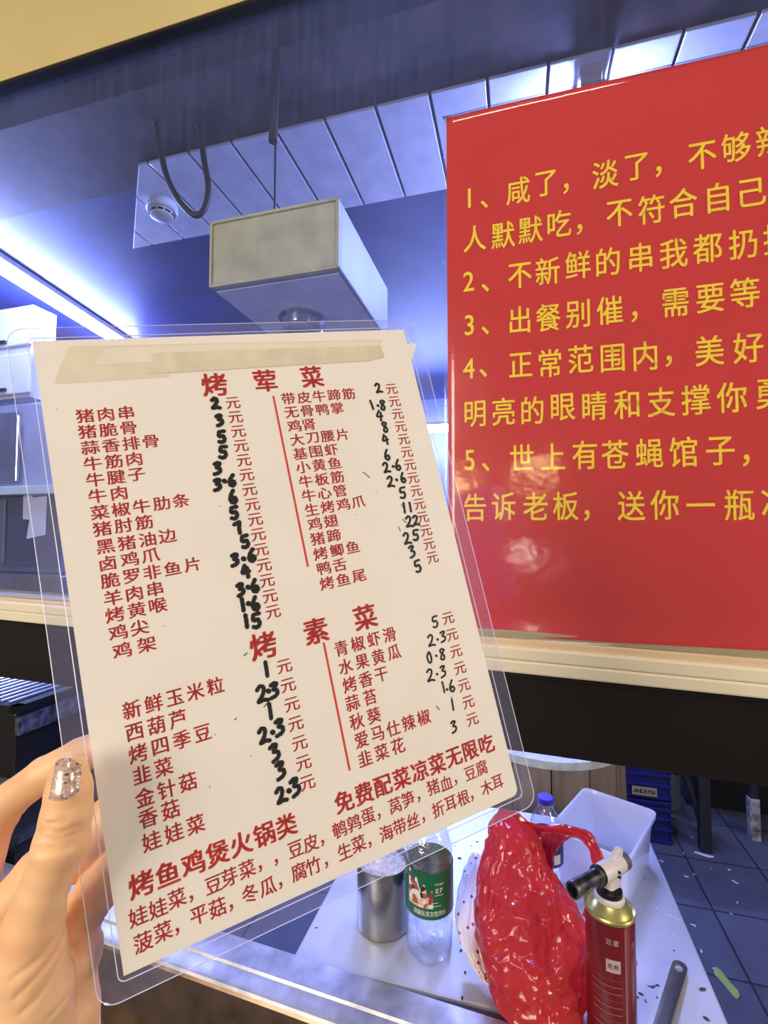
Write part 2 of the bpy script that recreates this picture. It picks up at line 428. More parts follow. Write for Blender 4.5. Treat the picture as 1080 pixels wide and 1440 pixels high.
# smoke detector on it
p = ath(228, 288, ZS)
sd = empty('smoke_detector', p, 'round white smoke detector on the slatted ceiling strip', 'smoke detector')
bm = BM(); lathe(bm, p, [(.05, 0), (.052, -.004), (.052, -.022), (.047, -.027)], n=32); obj('base', bm, M['white'], sd, smooth=True)
bm = BM(); lathe(bm, p, [(.038, -.025), (.038, -.044), (.033, -.047), (.012, -.049)], n=32); ch = obj('sensor_chamber', bm, M['white'], sd, smooth=True)
bm = BM()
for k in range(10):
    a = 2 * PI * k / 10; c = p + Vector((math.cos(a), math.sin(a), 0)) * .0385 + ZV * -.036
    t_ = Vector((-math.sin(a), math.cos(a), 0)); boxv(bm, c - t_ * .009 - ZV * .004, t_ * .018, ZV * .008, Vector((math.cos(a), math.sin(a), 0)) * .001)
obj('vent_slots', bm, M['black'], sd)

# hanging duct box
DB = .21
fl = [onwall(x, y, DB) for x, y in ((300, 311), (479, 278), (475, 380), (291, 404))]
s0_, s1_ = (fl[0][0] + fl[3][0]) / 2, (fl[1][0] + fl[2][0]) / 2
zt_, zb_ = (fl[0][1] + fl[1][1]) / 2, (fl[2][1] + fl[3][1]) / 2
YB = W((s0_ + s1_) / 2, DB, 0).y
rt, bkv, wid = RV, IV, s1_ - s0_
o_ = W(s0_, DB, zb_)
db = empty('duct_box', o_ + rt * wid / 2 + bkv * .2, 'dusty grey rectangular duct box hanging by a rod behind the glass', 'duct')
M['box_front'] = principled('dusty_warm_lit_sheet', rgb(196, 190, 146), .6, vary=.25, vscale=14, bump=.3, bscale=30)  # warm tint stands in for the outside light on the box front
M['box_body'] = principled('galvanised_sheet', rgb(150, 156, 172), .45, .1, vary=.15, vscale=9)
bm = BM(); boxv(bm, o_ + bkv * .01, rt * wid, bkv * .42, ZV * (zt_ - zb_)); obj('body', bm, M['box_body'], db, bevel=.006)
bm = BM(); boxv(bm, o_ + rt * .006 + ZV * .006, rt * (wid - .012), bkv * .012, ZV * (zt_ - zb_ - .012)); obj('front_panel', bm, M['box_front'], db, bevel=.01)
bm = BM()
tk = .007
boxv(bm, o_ - bkv * .004, rt * wid, bkv * .014, ZV * tk); boxv(bm, o_ - bkv * .004 + ZV * (zt_ - zb_ - tk), rt * wid, bkv * .014, ZV * tk)
boxv(bm, o_ - bkv * .004, rt * tk, bkv * .014, ZV * (zt_ - zb_)); boxv(bm, o_ - bkv * .004 + rt * (wid - tk), rt * tk, bkv * .014, ZV * (zt_ - zb_))
obj('front_flange', bm, M['box_front'], db, bevel=.002)
bm = BM(); boxv(bm, o_ + rt * .008 + bkv * .018 - ZV * .002, rt * (wid - .016), bkv * .395, ZV * .004); obj('lit_underside_panel', bm, principled('painted_underside_light', rgb(236, 238, 244), .5, vary=.15, vscale=12), db)  # pale panel added in place of the light on the underside
pc = ath(424, 446, zb_ - .002)
bm = BM(); lathe(bm, pc, [(.062, 0), (.064, -.006), (.052, -.012), (.05, -.03), (.058, -.036), (.052, -.044), (.038, -.047), (.038, -.012)], n=40, cap1=False)
obj('outlet_collar', bm, M['chrome'], db, smooth=True)
rod_t = atY(389, 30, YB); rod_b = Vector((rod_t.x, rod_t.y, zt_))
rd = empty('hanger_rod', (rod_t.x, rod_t.y, zt_), 'thin dark hanger rod in a thick sleeve above the duct box', 'rod')
bm = BM(); tube(bm, [Vector((rod_t.x, rod_t.y, zt_ - .002)), Vector((rod_t.x, rod_t.y, ZC))], .0028, 8); obj('rod', bm, M['black'], rd, smooth=True)
bm = BM(); tube(bm, [Vector((rod_t.x - .006, rod_t.y, zt_ + .17)), Vector((rod_t.x, rod_t.y, ZC))], .011, 12); obj('sleeve', bm, M['rubber'], rd, smooth=True)
# black hose loop
hp = [(216, 120), (220, 175), (232, 240), (250, 280), (272, 302), (287, 295), (293, 265), (287, 225), (281, 180), (279, 120)]
pts = [atY(x, y, 1.32) for x, y in hp]
pts[0].z = ZC; pts[-1].z = ZC
bm = BM(); tube(bm, catmull(pts, 8), .0085, 12)
tag(obj('hose', bm, M['rubber'], smooth=True), 'black rubber hose looping down in front of the slatted ceiling strip', 'hose')

# LED tube lamps
def led(p0, p1, r, label, back=0.025, group=None):
    d = (p1 - p0)
    side = d.cross(ZV).normalized(); up = side.cross(d).normalized()
    if up.z < 0: up = -up
    e = empty('tube_lamp', (p0 + p1) / 2, label, 'lamp', group)
    bm = BM(); tube(bm, [p0, p0 + d * .5, p1], r, 16); obj('tube', bm, M['led'], e, smooth=True)
    bm = BM(); boxv(bm, p0 + up * (r + .001) - side * r * 1.6 - d.normalized() * .02, d + d.normalized() * .04, side * r * 3.2, up * back); obj('housing', bm, M['white'], e, bevel=.003)
    for q, sgn in ((p0, -1), (p1, 1)):
        bm = BM(); boxv(bm, q - side * r * 1.3 - up * r * 1.3 + d.normalized() * (0 if sgn > 0 else -.018), d.normalized() * .018, side * r * 2.6, up * (r * 2.6 + .01))
        obj('end_cap', bm, M['white'], e)
    return e
zl = ZC - .05
q0, q1 = ath(0, 377, zl), ath(140, 465, zl)
dq = (q1 - q0).normalized()
led(q0 - dq * .35, q1 + dq * .30, .022, 'bright tube lamp on the dark ceiling at the far left')
led(W(.30, .45, ZC - .05), W(.30, 1.35, ZC - .05), .018, 'unseen tube lamp added above the prep table behind the red notice')  # lamp added out of sight to brighten the table
sb_, zb2 = onwall(617, 603, 2.9)
led(W(sb_ - .5, 2.9, zb2), W(sb_ + .5, 2.9, zb2), .026, 'bright tube lamp on the back wall left of the red notice', back=.02)
sb_, zb2 = onwall(610, 483, 3.3)
bm = BM(); boxw(bm, -1.6, 1.4, 3.26, 3.3, zb2 - .035, zb2 + .035)
struct('trim_7', bm, M['white'])

# ------------------------------------------------------------------ the laminated menu card held up in front
CQ = [(45.4, 480), (567.6, 463.5), (728.5, 1117), (173, 1373)]
rs_ = [np.array(ray(*p)) for p in CQ]
sol = np.linalg.solve(np.array([-rs_[1], rs_[2], -rs_[3]]).T, -rs_[0]); dep_ = [1, *sol]
PP = [rs_[i] * dep_[i] for i in range(4)]
kk = .21 / np.linalg.norm(PP[1] - PP[0]); PP = [Vector(p * kk) + CAM for p in PP]
CX_ = (PP[1] - PP[0]).normalized(); CY_ = PP[0] - PP[3]; CH = CY_.length; CY_ = (CY_ - CX_ * CX_.dot(CY_)).normalized()
CN = CX_.cross(CY_)                         # towards the reader
CW = .21
def card(u, v, n=0.0): return PP[0] + CX_ * u + CY_ * v + CN * n
def card_uv(px, py):
    r = ray(px, py); t = (PP[0] - CAM).dot(CN) / r.dot(CN); p = CAM + r * t - PP[0]
    return p.dot(CX_), p.dot(CY_), t
mc = empty('menu_card', card(.105, -.15), 'white laminated menu with red printing and black handwritten prices, held up in a hand', 'menu')
M['paper'] = principled('white_menu_paper', rgb(240, 234, 224), .5, vary=.03, vscale=20)
bm = BM()
def paper_outline():
    r = .004; out = [(0, 0), (CW, 0)]
    for i in range(7):
        a = -PI / 2 * i / 6; out.append((CW - r + r * math.cos(a), -CH + r + r * math.sin(a)))
    out.append((0, -CH)); return out
prism(bm, [card(u, v, -.0001) for u, v in paper_outline()], CN * .0002)
obj('paper', bm, M['paper'], mc)
# laminate pouch
M['film'] = clear_film('clear_laminate', (.985, .985, 1, 1), gloss=.045, haze=.05, hcol=(.9, .9, 1, 1), rough=.09, bump=.05, bscale=30)
lam = []
LB = (-.0108, .0072, .2205, -.3078)
for qx, qy, cx_, cy_, a0 in ((1, 1, LB[2], LB[1], 0), (-1, 1, LB[0], LB[1], 90), (-1, -1, LB[0], LB[3], 180), (1, -1, LB[2], LB[3], 270)):
    r = .008
    for i in range(7):
        a = math.radians(a0 + 90 * i / 6); lam.append((cx_ - qx * r + r * math.cos(a), cy_ - qy * r + r * math.sin(a)))
bm = BM(); prism(bm, [card(u, v, -.0006) for u, v in lam], CN * .0012)
obj('laminate_pouch', bm, M['film'], mc)
M['film_edge'] = principled('laminate_edge', rgb(225, 228, 240), .2)  # whitish colour paints the bright glint along the clear film edges
def loop_tube(pts, r, name, mat):
    bm = BM(); n = len(pts); rs2 = []
    for i, p in enumerate(pts):
        d = (pts[(i + 1) % n] - pts[i - 1]).normalized(); a = CN; b = d.cross(a).normalized()
        rs2.append([p + (a * math.cos(2 * PI * j / 6) + b * math.sin(2 * PI * j / 6)) * r for j in range(6)])
    vs = [[bm.verts.new(q) for q in rg] for rg in rs2]
    for i in range(n):
        for j in range(6):
            bm.faces.new((vs[i][j], vs[i][(j + 1) % 6], vs[(i + 1) % n][(j + 1) % 6], vs[(i + 1) % n][j]))
    return obj(name, bm, mat, mc, smooth=True)
loop_tube([card(u, v, 0) for u, v in lam], .00019, 'laminate_edge', M['film_edge'])
seam = []
for qx, qy, cx_, cy_, a0 in ((1, 1, CW + .0022, .0016, 0), (-1, 1, -.0022, .0016, 90), (-1, -1, -.0022, -CH - .0022, 180), (1, -1, CW + .0026, -CH - .0022, 270)):
    r = .003
    for i in range(5):
        a = math.radians(a0 + 90 * i / 4); seam.append(card(cx_ - qx * r + r * math.cos(a), cy_ - qy * r + r * math.sin(a), 0))
loop_tube(seam, .00022, 'laminate_seam', M['film_edge'])
# tape strips along the top
M['tape'] = principled('yellowed_clear_tape', rgb(230, 220, 196), .35, vary=.06, vscale=60)
def tape(pxs, n, mat=None):
    bm = BM(); poly = []
    for px, py in pxs:
        u, v, t = card_uv(px, py); poly.append(card(u, v, n))
    prism(bm, poly, CN * .00006); return obj('tape_strip', bm, mat or M['tape'], mc)
tape([(77, 540), (83, 519), (97, 488), (98, 487), (330, 482), (538, 478), (535, 483), (530, 500), (522, 508), (390, 516), (240, 525), (238, 530), (150, 536)], .00014)
tape([(131, 514), (150, 490), (300, 485), (530, 480), (536, 480), (532, 489), (250, 507)], .00021, principled('pale_tape', rgb(236, 228, 208), .3, vary=.05, vscale=40))
tape([(207, 526), (213, 508), (213, 497), (340, 492), (534, 486), (540, 502), (522, 507), (400, 514), (300, 521)], .00028, principled('smudged_tape', rgb(226, 215, 190), .4, vary=.14, vscale=70))
bm = BM()
poly = [card(*card_uv(x, y)[:2], .0001) for x, y in ((571, 483), (583, 483), (585, 486), (580, 503), (577, 507))]
prism(bm, poly, CN * .0001); obj('torn_flap', bm, M['paper'], mc)

# printed rows: (characters, first centre, last centre) in photo pixels, laid out on the card
ROWS = [('猪肉串', 119.6, 584.5, 177.5, 580.6), ('猪脆骨', 122.9, 607, 180.7, 601.9), ('蒜香排骨', 127, 629.6, 212, 620.4), ('牛筋肉', 130.5, 651.6, 188.8, 645.8),
 ('牛腱子', 134, 674.8, 191.9, 667), ('牛肉', 137, 697.5, 167.5, 693.3), ('菜椒牛肋条', 140.5, 720.6, 254.4, 703.7), ('猪肘筋', 143.9, 743, 202.7, 735),
 ('黑猪油边', 148.6, 768.9, 235.3, 753.3), ('卤鸡爪', 152, 792.2, 211.7, 780.6), ('脆罗非鱼片', 155, 816.7, 270, 793), ('羊肉串', 158.9, 840.3, 218, 828.3),
 ('烤黄喉', 161.7, 864.4, 222.2, 850.8), ('鸡尖', 166, 888.9, 196.4, 882.5), ('鸡架', 171.7, 914.4, 206.4, 906),
 ('带皮牛蹄筋', 405.4, 560.9, 489.9, 553.6), ('无骨鸭掌', 410, 580.3, 473.9, 573.7), ('鸡肾', 413.7, 599.2, 434.9, 596.8), ('大刀腰片', 417.7, 618.5, 481, 611),
 ('基围虾', 422, 638, 465.6, 632.2), ('小黄鱼', 426.2, 657, 470.3, 651), ('牛板筋', 430.2, 677.5, 473.9, 670.4), ('牛心管', 434.2, 697, 477.9, 690),
 ('生烤鸡爪', 438.5, 717.7, 503.4, 704.7), ('鸡翅', 442.5, 737.3, 464.9, 732), ('猪蹄', 446.7, 757.8, 469.2, 752.6), ('烤鲫鱼', 450.7, 778.6, 495.6, 769),
 ('鸭舌', 455.5, 799.3, 477.4, 793.9), ('烤鱼尾', 459.7, 820.3, 504.6, 809.3)]
ROWS2 = [('青椒虾滑', 479.9, 911.6, 547.4, 892.4), ('水果黄瓜', 486, 936.5, 554, 917.6), ('烤香干', 491.7, 962.6, 536.1, 948.4), ('蒜苔', 495.6, 987.8, 520.1, 980.4),
 ('秋葵', 501.5, 1013.9, 525.8, 1006.4), ('爱马仕辣椒', 508, 1039.6, 595.7, 1009), ('韭菜花', 513.3, 1067, 559.3, 1048),
 ('新鲜玉米粒', 185.6, 998.4, 302.6, 963.7), ('西葫芦', 189.4, 1028.9, 250, 1011), ('烤四季豆', 194.4, 1060, 284.8, 1029.8), ('韭菜', 199.8, 1089.6, 230, 1077.8),
 ('金针菇', 203.9, 1121.3, 264, 1098.5), ('香菇', 208.7, 1150.4, 239.8, 1137.6), ('娃娃菜', 213.7, 1183, 275, 1158.7)]
HEADS = [('烤', 301.5, 541), ('荤', 373, 535.5), ('菜', 438.5, 530), ('烤', 370.2, 907.8), ('素', 444.3, 887), ('菜', 513.3, 867.8)]
BIG = [('烤鱼鸡煲火锅类', 198.9, 1243.6, 402.5, 1160.3), ('免费配菜凉菜无限吃', 484.2, 1128, 683.6, 1044.7)]
def G_(x, y): return 160 + x / 3.6, 1120 + y / 3.6
def H_(x, y): return 430 + x / 3.6, 1010 + y / 3.6
SMALL = [(c, G_(x, y)) for c, x, y in (('娃', 125, 605), ('娃', 225, 565), ('菜', 320, 515), ('，', 393, 518), ('豆', 505, 445), ('芽', 585, 407), ('菜', 675, 367), ('，', 742, 365), ('，', 823, 333), ('豆', 920, 265), ('皮', 997, 235), ('，', 1057, 235),
  ('菠', 150, 735), ('菜', 250, 683), ('，', 322, 683), ('平', 432, 600), ('菇', 525, 562), ('，', 595, 563), ('冬', 690, 490), ('瓜', 780, 455), ('，', 845, 450), ('腐', 937, 380), ('竹', 1010, 350))]
SMALL += [(c, H_(x, y)) for c, x, y in (('，', 105, 742), ('鹌', 170, 563), ('鹑', 243, 530), ('蛋', 315, 495), ('，', 372, 497), ('莴', 452, 440), ('笋', 517, 410), ('，', 573, 410), ('猪', 645, 347), ('血', 710, 327), ('，', 760, 325), ('豆', 832, 277), ('腐', 890, 250),
  ('生', 197, 672), ('菜', 267, 635), ('，', 325, 640), ('海', 408, 580), ('带', 475, 548), ('丝', 542, 517), ('，', 597, 515), ('折', 670, 460), ('耳', 733, 430), ('根', 797, 403), ('，', 843, 405), ('木', 915, 350), ('耳', 970, 322))]
NT = .00016
bm = BM()
def cput(ch, u, v, sx, sy, bold):
    put_glyph(bm, ch, lambda x, y: card(u + x, v + y, NT), sx, sy, bold)
def crow(txt, x0, y0, x1, y1, sx, sy, bold):
    u0, v0, _ = card_uv(x0, y0); u1, v1, _ = card_uv(x1, y1); v = (v0 + v1) / 2; n = len(txt)
    for i, ch in enumerate(txt): cput(ch, u0 + (u1 - u0) * i / max(n - 1, 1), v, sx, sy, bold)
for r in ROWS: crow(*r, .0087, .0078, .020)
for r in ROWS2: crow(*r, .0083, .0088, .020)
for ch, x, y in HEADS:
    u, v, _ = card_uv(x, y); cput(ch, u, v, .0142, .0146, .03)
for r in BIG: crow(*r, .0106, .0112, .03)
for ch, (x, y) in SMALL:
    u, v, _ = card_uv(x, y); cput(ch, u, v, .0080, .0085, .016)
for (x0, y0, x1, y1, n) in ((327.5, 566.7, 383.9, 860.3, 15), (550.6, 547.2, 608, 784, 14), (399.9, 936.8, 432.4, 1100.4, 7), (630, 869.3, 664, 1011.5, 7)):
    u0, v0, _ = card_uv(x0, y0); u1, v1, _ = card_uv(x1, y1)
    for i in range(n):
        cput('元', u0 + (u1 - u0) * i / (n - 1), v0 + (v1 - v0) * i / (n - 1), .0084, .0080, .014)
flat_obj('red_print', bm, M['red_ink'], mc)
bm = BM()
for (x0, y0, x1, y1) in ((384.2, 556.7, 433, 797), (455, 903.3, 491.7, 1083.5)):
    u0, v0, _ = card_uv(x0, y0); u1, v1, _ = card_uv(x1, y1)
    bm.faces.new([bm.verts.new(card(u, v, NT)) for u, v in ((u0 - .0006, v0), (u1 - .0006, v1), (u1 + .0006, v1), (u0 + .0006, v0))])
flat_obj('red_rule_lines', bm, M['red_ink'], mc)
# handwritten prices
DIG = {'0': [[(.3, 1), (.05, .6), (.15, .05), (.4, .05), (.5, .5), (.4, .95), (.3, 1)]], '1': [[(.28, 1), (.3, .5), (.3, 0)]],
 '2': [[(.02, .80), (.25, 1), (.48, .85), (.35, .45), (.02, .06), (.35, .12), (.65, .05)]],
 '3': [[(.05, .88), (.3, 1.0), (.5, .9), (.22, .60), (.5, .45), (.42, .15), (.02, .0)]],
 '4': [[(.3, 1), (.02, .42), (.62, .45)], [(.46, .78), (.4, 0)]],
 '5': [[(.62, 1), (.16, .95), (.1, .55), (.42, .58), (.52, .25), (.3, 0), (.02, .08)]],
 '6': [[(.42, 1), (.14, .6), (.06, .2), (.28, 0), (.5, .2), (.36, .45), (.1, .28)]],
 '7': [[(0, .88), (.52, .98), (.36, .5), (.28, 0)]],
 '8': [[(.5, .88), (.26, 1), (.06, .8), (.44, .35), (.32, .02), (.06, .12), (.16, .42), (.5, .88)]], '.': [[(.3, .5), (.34, .46)]]}
C_ = lambda x, y: (270 + x / 3.6, 500 + y / 3.6)
D_ = lambda x, y: (370 + x / 4.236, 500 + y / 4.236)
E_ = lambda x, y: (340 + x / 3.375, 850 + y / 3.375)
S_ = lambda x, y: (340 + x / 2.7, 820 + y / 2.7)
HW = []
for d, x, y in (('2', 118, 243), ('3', 140, 328), ('5', 150, 412), ('5', 157, 490), ('3', 130, 572), ('3', 130, 655), ('.', 163, 635), ('6', 203, 632), ('6', 207, 715), ('5', 213, 797), ('7', 235, 872), ('5', 268, 942), ('3', 218, 1035), ('.', 260, 1028), ('6', 303, 1010), ('4', 272, 1092), ('3', 247, 1185), ('.', 283, 1172), ('6', 318, 1165), ('1', 257, 1262), ('.', 285, 1255), ('6', 320, 1255), ('1', 275, 1345), ('5', 325, 1342)):
    HW.append((d, C_(x, y), .0064, .00106))
for d, x, y in (('2', 685, 195), ('1', 647, 295), ('.', 682, 298), ('8', 713, 297), ('4', 693, 358), ('8', 727, 427), ('4', 727, 500), ('6', 737, 592), ('2', 732, 668), ('.', 772, 660), ('6', 802, 652), ('2', 757, 752), ('.', 793, 740), ('6', 832, 728), ('5', 830, 818), ('1', 840, 908), ('1', 876, 903), ('2', 868, 990), ('2', 908, 983), ('2', 855, 1090), ('5', 908, 1070), ('3', 887, 1168), ('5', 920, 1255)):
    HW.append((d, D_(x, y), .0063, .0007))
for d, x, y in (('1', 117, 307), ('2', 95, 425), ('.', 125, 410), ('3', 155, 407), ('1', 135, 507), ('2', 103, 622), ('.', 145, 605), ('3', 180, 583), ('3', 158, 702), ('3', 185, 787), ('2', 185, 905), ('.', 222, 883), ('3', 255, 865)):
    HW.append((d, E_(x, y), .0074, .00100))
for d, x, y in (('5', 733, 147), ('2', 718, 218), ('.', 742, 213), ('3', 764, 203), ('0', 712, 282), ('.', 737, 275), ('8', 762, 270), ('2', 715, 350), ('.', 740, 345), ('3', 764, 335), ('1', 765, 395), ('.', 778, 403), ('6', 797, 390), ('1', 800, 462), ('3', 805, 545)):
    HW.append((d, S_(x, y), .0064, .00055))
bm = BM()
def stroke(bm, pts, r, mapf):
    for i, p in enumerate(pts):
        rr2 = r * (1 + .18 * math.sin(i * 1.7))
        bm.faces.new([bm.verts.new(mapf(p[0] + rr2 * math.cos(2 * PI * j / 10), p[1] + rr2 * math.sin(2 * PI * j / 10))) for j in range(10)])
        if i:
            q = pts[i - 1]; dx, dy = p[0] - q[0], p[1] - q[1]; l = math.hypot(dx, dy)
            if l > 1e-7:
                nx, ny = -dy / l * r, dx / l * r
                bm.faces.new([bm.verts.new(mapf(*c)) for c in ((q[0] - nx, q[1] - ny), (p[0] - nx, p[1] - ny), (p[0] + nx, p[1] + ny), (q[0] + nx, q[1] + ny))])
for d, (px, py), h, r in HW:
    u, v, _ = card_uv(px, py)
    rot = random.uniform(-.12, .12); hh = h * random.uniform(.92, 1.1)
    for st in DIG[d]:
        pts = [(p.x, p.y) for p in catmull([(x, y, 0) for x, y in st], 5)]
        pp = [((x - .3) * hh * .95, (y - .5) * hh) for x, y in pts]
        pp = [(u + x * math.cos(rot) - y * math.sin(rot), v + x * math.sin(rot) + y * math.cos(rot)) for x, y in pp]
        stroke(bm, pp, r * (1.15 if d == '.' else 1), lambda a, b: card(a, b, NT + .00012))
for px, py, l, a in ((169, 919, .0, 0), (371, 994, .004, .6), (343, 922, .002, .5), (571, 735, .003, 2.2), (568, 715, .003, 2), (563, 747, .003, 1.8), (516, 668, .003, 2.4), (520, 672, .002, 2.2), (500, 724, 0, 0), (529, 691, 0, 0), (303, 1033, 0, 0), (295, 1106, 0, 0), (618, 998, .003, 2.1), (636, 985, .002, 1.6), (160, 915, 0, 0), (230, 880, 0, 0), (309, 712, 0, 0), (80, 576, 0, 0), (353, 1063, 0, 0), (330, 1012, .001, .5)):
    u, v, _ = card_uv(px, py)
    stroke(bm, [(u, v), (u + l * math.cos(a), v + l * math.sin(a))], .00022, lambda a, b: card(a, b, NT + .0001))
flat_obj('handwritten_prices', bm, M['black_ink'], mc)

# ------------------------------------------------------------------ the hand that holds the card
THUMB = [((97, 1088), .2072, .0076), ((97, 1112), .2061, .0089), ((94, 1145), .2047, .0097), ((86, 1185), .2032, .0104), ((73, 1220), .2025, .0096), ((60, 1255), .2015, .0097), ((47, 1300), .2010, .0112), ((40, 1345), .2015, .0138), ((40, 1400), .2030, .0165), ((30, 1470), .206, .021), ((0, 1560), .212, .026)]
INDEX = [((-40, 1290), .232, .0105), ((-30, 1235), .236, .0092), ((-12, 1165), .239, .0090), ((20, 1120), .2385, .0083), ((62, 1089), .2365, .0082), ((112, 1063), .2362, .0082), ((150, 1045), .2385, .0074), ((180, 1030), .2410, .0062)]
MIDDLE = [((-10, 1335), .232, .0125), ((24, 1268), .236, .0120), ((58, 1230), .2385, .0125), ((95, 1203), .2380, .0128), ((128, 1176), .2385, .0124), ((160, 1146), .2400, .0104), ((190, 1112), .2410, .0080)]
RING = [((40, 1370), .228, .0115), ((85, 1325), .2295, .0110), ((111, 1291), .2295, .0104), ((136, 1254), .2300, .0098), ((164, 1218), .2320, .0080), ((190, 1190), .2340, .0066)]
LITTLE = [((60, 1420), .224, .0120), ((96, 1372), .2225, .0100), ((112, 1344), .2225, .0094), ((122, 1328), .2235, .0070)]
HEEL = [((98, 1375), .2215, .0110), ((100, 1420), .2205, .0116), ((98, 1480), .220, .0124), ((86, 1560), .222, .018)]
FOREARM = [((15, 1500), .214, .0230), ((-40, 1640), .2140, .0235), ((-150, 1880), .2050, .0290), ((-260, 2080), .1950, .0330)]
PALM = [((-20, 1320), .229, .0130), ((10, 1370), .224, .0150), ((40, 1430), .220, .0165), ((40, 1520), .219, .022)]
def A_(px, py, t): return np.array(at(px, py, t))
def sd_chain(P, chain):
    d = np.full(P.shape[0], 9.0)
    for (p0, t0, r0), (p1, t1, r1) in zip(chain, chain[1:]):
        a, b = A_(*p0, t0), A_(*p1, t1); ab = b - a
        h = np.clip(((P - a) @ ab) / (ab @ ab), 0, 1)
        k = np.linalg.norm(P - a - h[:, None] * ab, axis=1) - (r0 + (r1 - r0) * h)
        d = smin(d, k, .0015)
    return d
def smin(a, b, k):
    h = np.clip(.5 + .5 * (b - a) / k, 0, 1); return b + (a - b) * h - k * h * (1 - h)
def crease(P, pix, surf_t, r, depth, d):
    """a skin fold: shallow groove along a line of the skin"""
    g = np.full(P.shape[0], 9.0)
    pts = [A_(x, y, t) for (x, y), t in zip(pix, surf_t)]
    for a, b in zip(pts, pts[1:]):
        ab = b - a; h = np.clip(((P - a) @ ab) / (ab @ ab), 0, 1)
        g = np.minimum(g, np.linalg.norm(P - a - h[:, None] * ab, axis=1))
    return d + depth * np.exp(-(g / r) ** 2)
CREASES = []
def base_sdf(P):
    th = sd_chain(P, THUMB)
    f = smin(sd_chain(P, INDEX), sd_chain(P, MIDDLE), .0012)
    f = smin(f, sd_chain(P, RING), .0012)
    f = smin(f, smin(sd_chain(P, LITTLE), sd_chain(P, HEEL), .002), .0012)
    pl_ = sd_chain(P, PALM)
    # fingers and the free thumb stay apart; both grow out of the palm
    return smin(smin(th, f, .0008), smin(pl_, sd_chain(P, FOREARM), .008), .005)
def trace(px, py, t0=.15):
    """depth at which a sight line meets the hand"""
    t = t0
    for _ in range(60):
        d = float(base_sdf(np.array([A_(px, py, t)]))[0]); t += d * .8
        if d < 2e-5 or t > .3: break
    return t
def add_crease(pix, r=.0007, depth=.0005):
    pts = [(p.x, p.y) for p in catmull([(x, y, 0) for x, y in pix], 4)]
    CREASES.append((pts, [trace(*p) for p in pts], r, depth))
for c in ([(52, 1172), (68, 1166), (84, 1172), (100, 1164), (112, 1162)], [(46, 1180), (62, 1178), (80, 1182), (98, 1176), (112, 1170)], [(43, 1190), (60, 1193), (82, 1190), (104, 1183)], [(42, 1200), (62, 1200), (86, 1196), (106, 1190)], [(64, 1158), (78, 1158), (92, 1154)]): add_crease(c, .0008, .0010)
for c in ([(84, 1306), (74, 1324), (58, 1345), (38, 1362), (16, 1378)], [(90, 1312), (84, 1332), (66, 1358), (42, 1384), (22, 1404)], [(88, 1345), (74, 1372), (54, 1402), (30, 1425)], [(97, 1400), (84, 1416), (66, 1436)]): add_crease(c, .0010, .0012)
for c in ([(0, 1150), (20, 1150), (38, 1144)], [(0, 1246), (12, 1247), (22, 1244)], [(96, 1343), (112, 1344), (128, 1342)], [(90, 1259), (102, 1260), (114, 1256)], [(128, 1322), (136, 1319), (142, 1317)], [(98, 1400), (116, 1404), (134, 1412)]): add_crease(c, .0008, .0008)
def hand_sdf(P):
    d = base_sdf(P)
    for pts, ts, r, dp in CREASES: d = crease(P, pts, ts, r, dp, d)
    return d
def surface_nets(fn, lo, hi, h):
    nx, ny, nz = [int(math.ceil((hi[i] - lo[i]) / h)) + 1 for i in range(3)]
    xs, ys, zs = lo[0] + h * np.arange(nx), lo[1] + h * np.arange(ny), lo[2] + h * np.arange(nz)
    # coarse pass first, exact values only near the surface
    G = np.stack(np.meshgrid(xs, ys, zs, indexing='ij'), -1).reshape(-1, 3)
    V = np.concatenate([base_sdf(c) for c in np.array_split(G, max(1, len(G) // 200000))])
    near = np.abs(V) < 3 * h
    V[near] = np.concatenate([fn(c) for c in np.array_split(G[near], max(1, near.sum() // 50000))])
    V = V.reshape(nx, ny, nz)
    S = V < 0
    c8 = [(i, j, k) for i in (0, 1) for j in (0, 1) for k in (0, 1)]
    sub = lambda A, i, j, k: A[i:nx - 1 + i, j:ny - 1 + j, k:nz - 1 + k]
    cnt = sum(sub(S, *c).astype(int) for c in c8)
    act = (cnt > 0) & (cnt < 8)
    idx = -np.ones(act.shape, int); ai = np.argwhere(act); idx[act] = np.arange(len(ai))
    acc = np.zeros((len(ai), 3)); nn = np.zeros(len(ai))
    for a in range(8):
        for b in range(a + 1, 8):
            ca, cb = np.array(c8[a]), np.array(c8[b])
            if np.abs(ca - cb).sum() != 1: continue
            va = V[tuple((ai + ca).T)]; vb = V[tuple((ai + cb).T)]
            m = (va < 0) != (vb < 0); t = np.where(m, va / np.where(m, va - vb, 1), 0)
            acc += np.where(m[:, None], ca + (cb - ca) * t[:, None], 0); nn += m
    verts = lo + h * (ai + acc / nn[:, None])
    faces = []
    for ax in range(3):
        e = [0, 0, 0]; e[ax] = 1
        A0 = S[:nx - e[0], :ny - e[1], :nz - e[2]]; A1 = S[e[0]:, e[1]:, e[2]:]
        cr_ = np.argwhere(A0 != A1)
        u, v = [(1, 2), (2, 0), (0, 1)][ax]
        cr_ = cr_[(cr_[:, u] > 0) & (cr_[:, v] > 0)]
        lim = np.array(act.shape)
        cr_ = cr_[(cr_ < lim).all(1)]
        du, dv = np.eye(3, dtype=int)[u], np.eye(3, dtype=int)[v]
        q = np.stack([idx[tuple((cr_ - du - dv).T)], idx[tuple((cr_ - dv).T)], idx[tuple(cr_.T)], idx[tuple((cr_ - du).T)]], 1)
        fl_ = ~S[tuple(cr_.T)]; q[fl_] = q[fl_][:, ::-1]
        faces.append(q)
    return verts, np.concatenate(faces)
allp = [A_(*p, t) for ch in (THUMB, INDEX, MIDDLE, RING, LITTLE, HEEL, PALM, FOREARM) for p, t, r in ch]
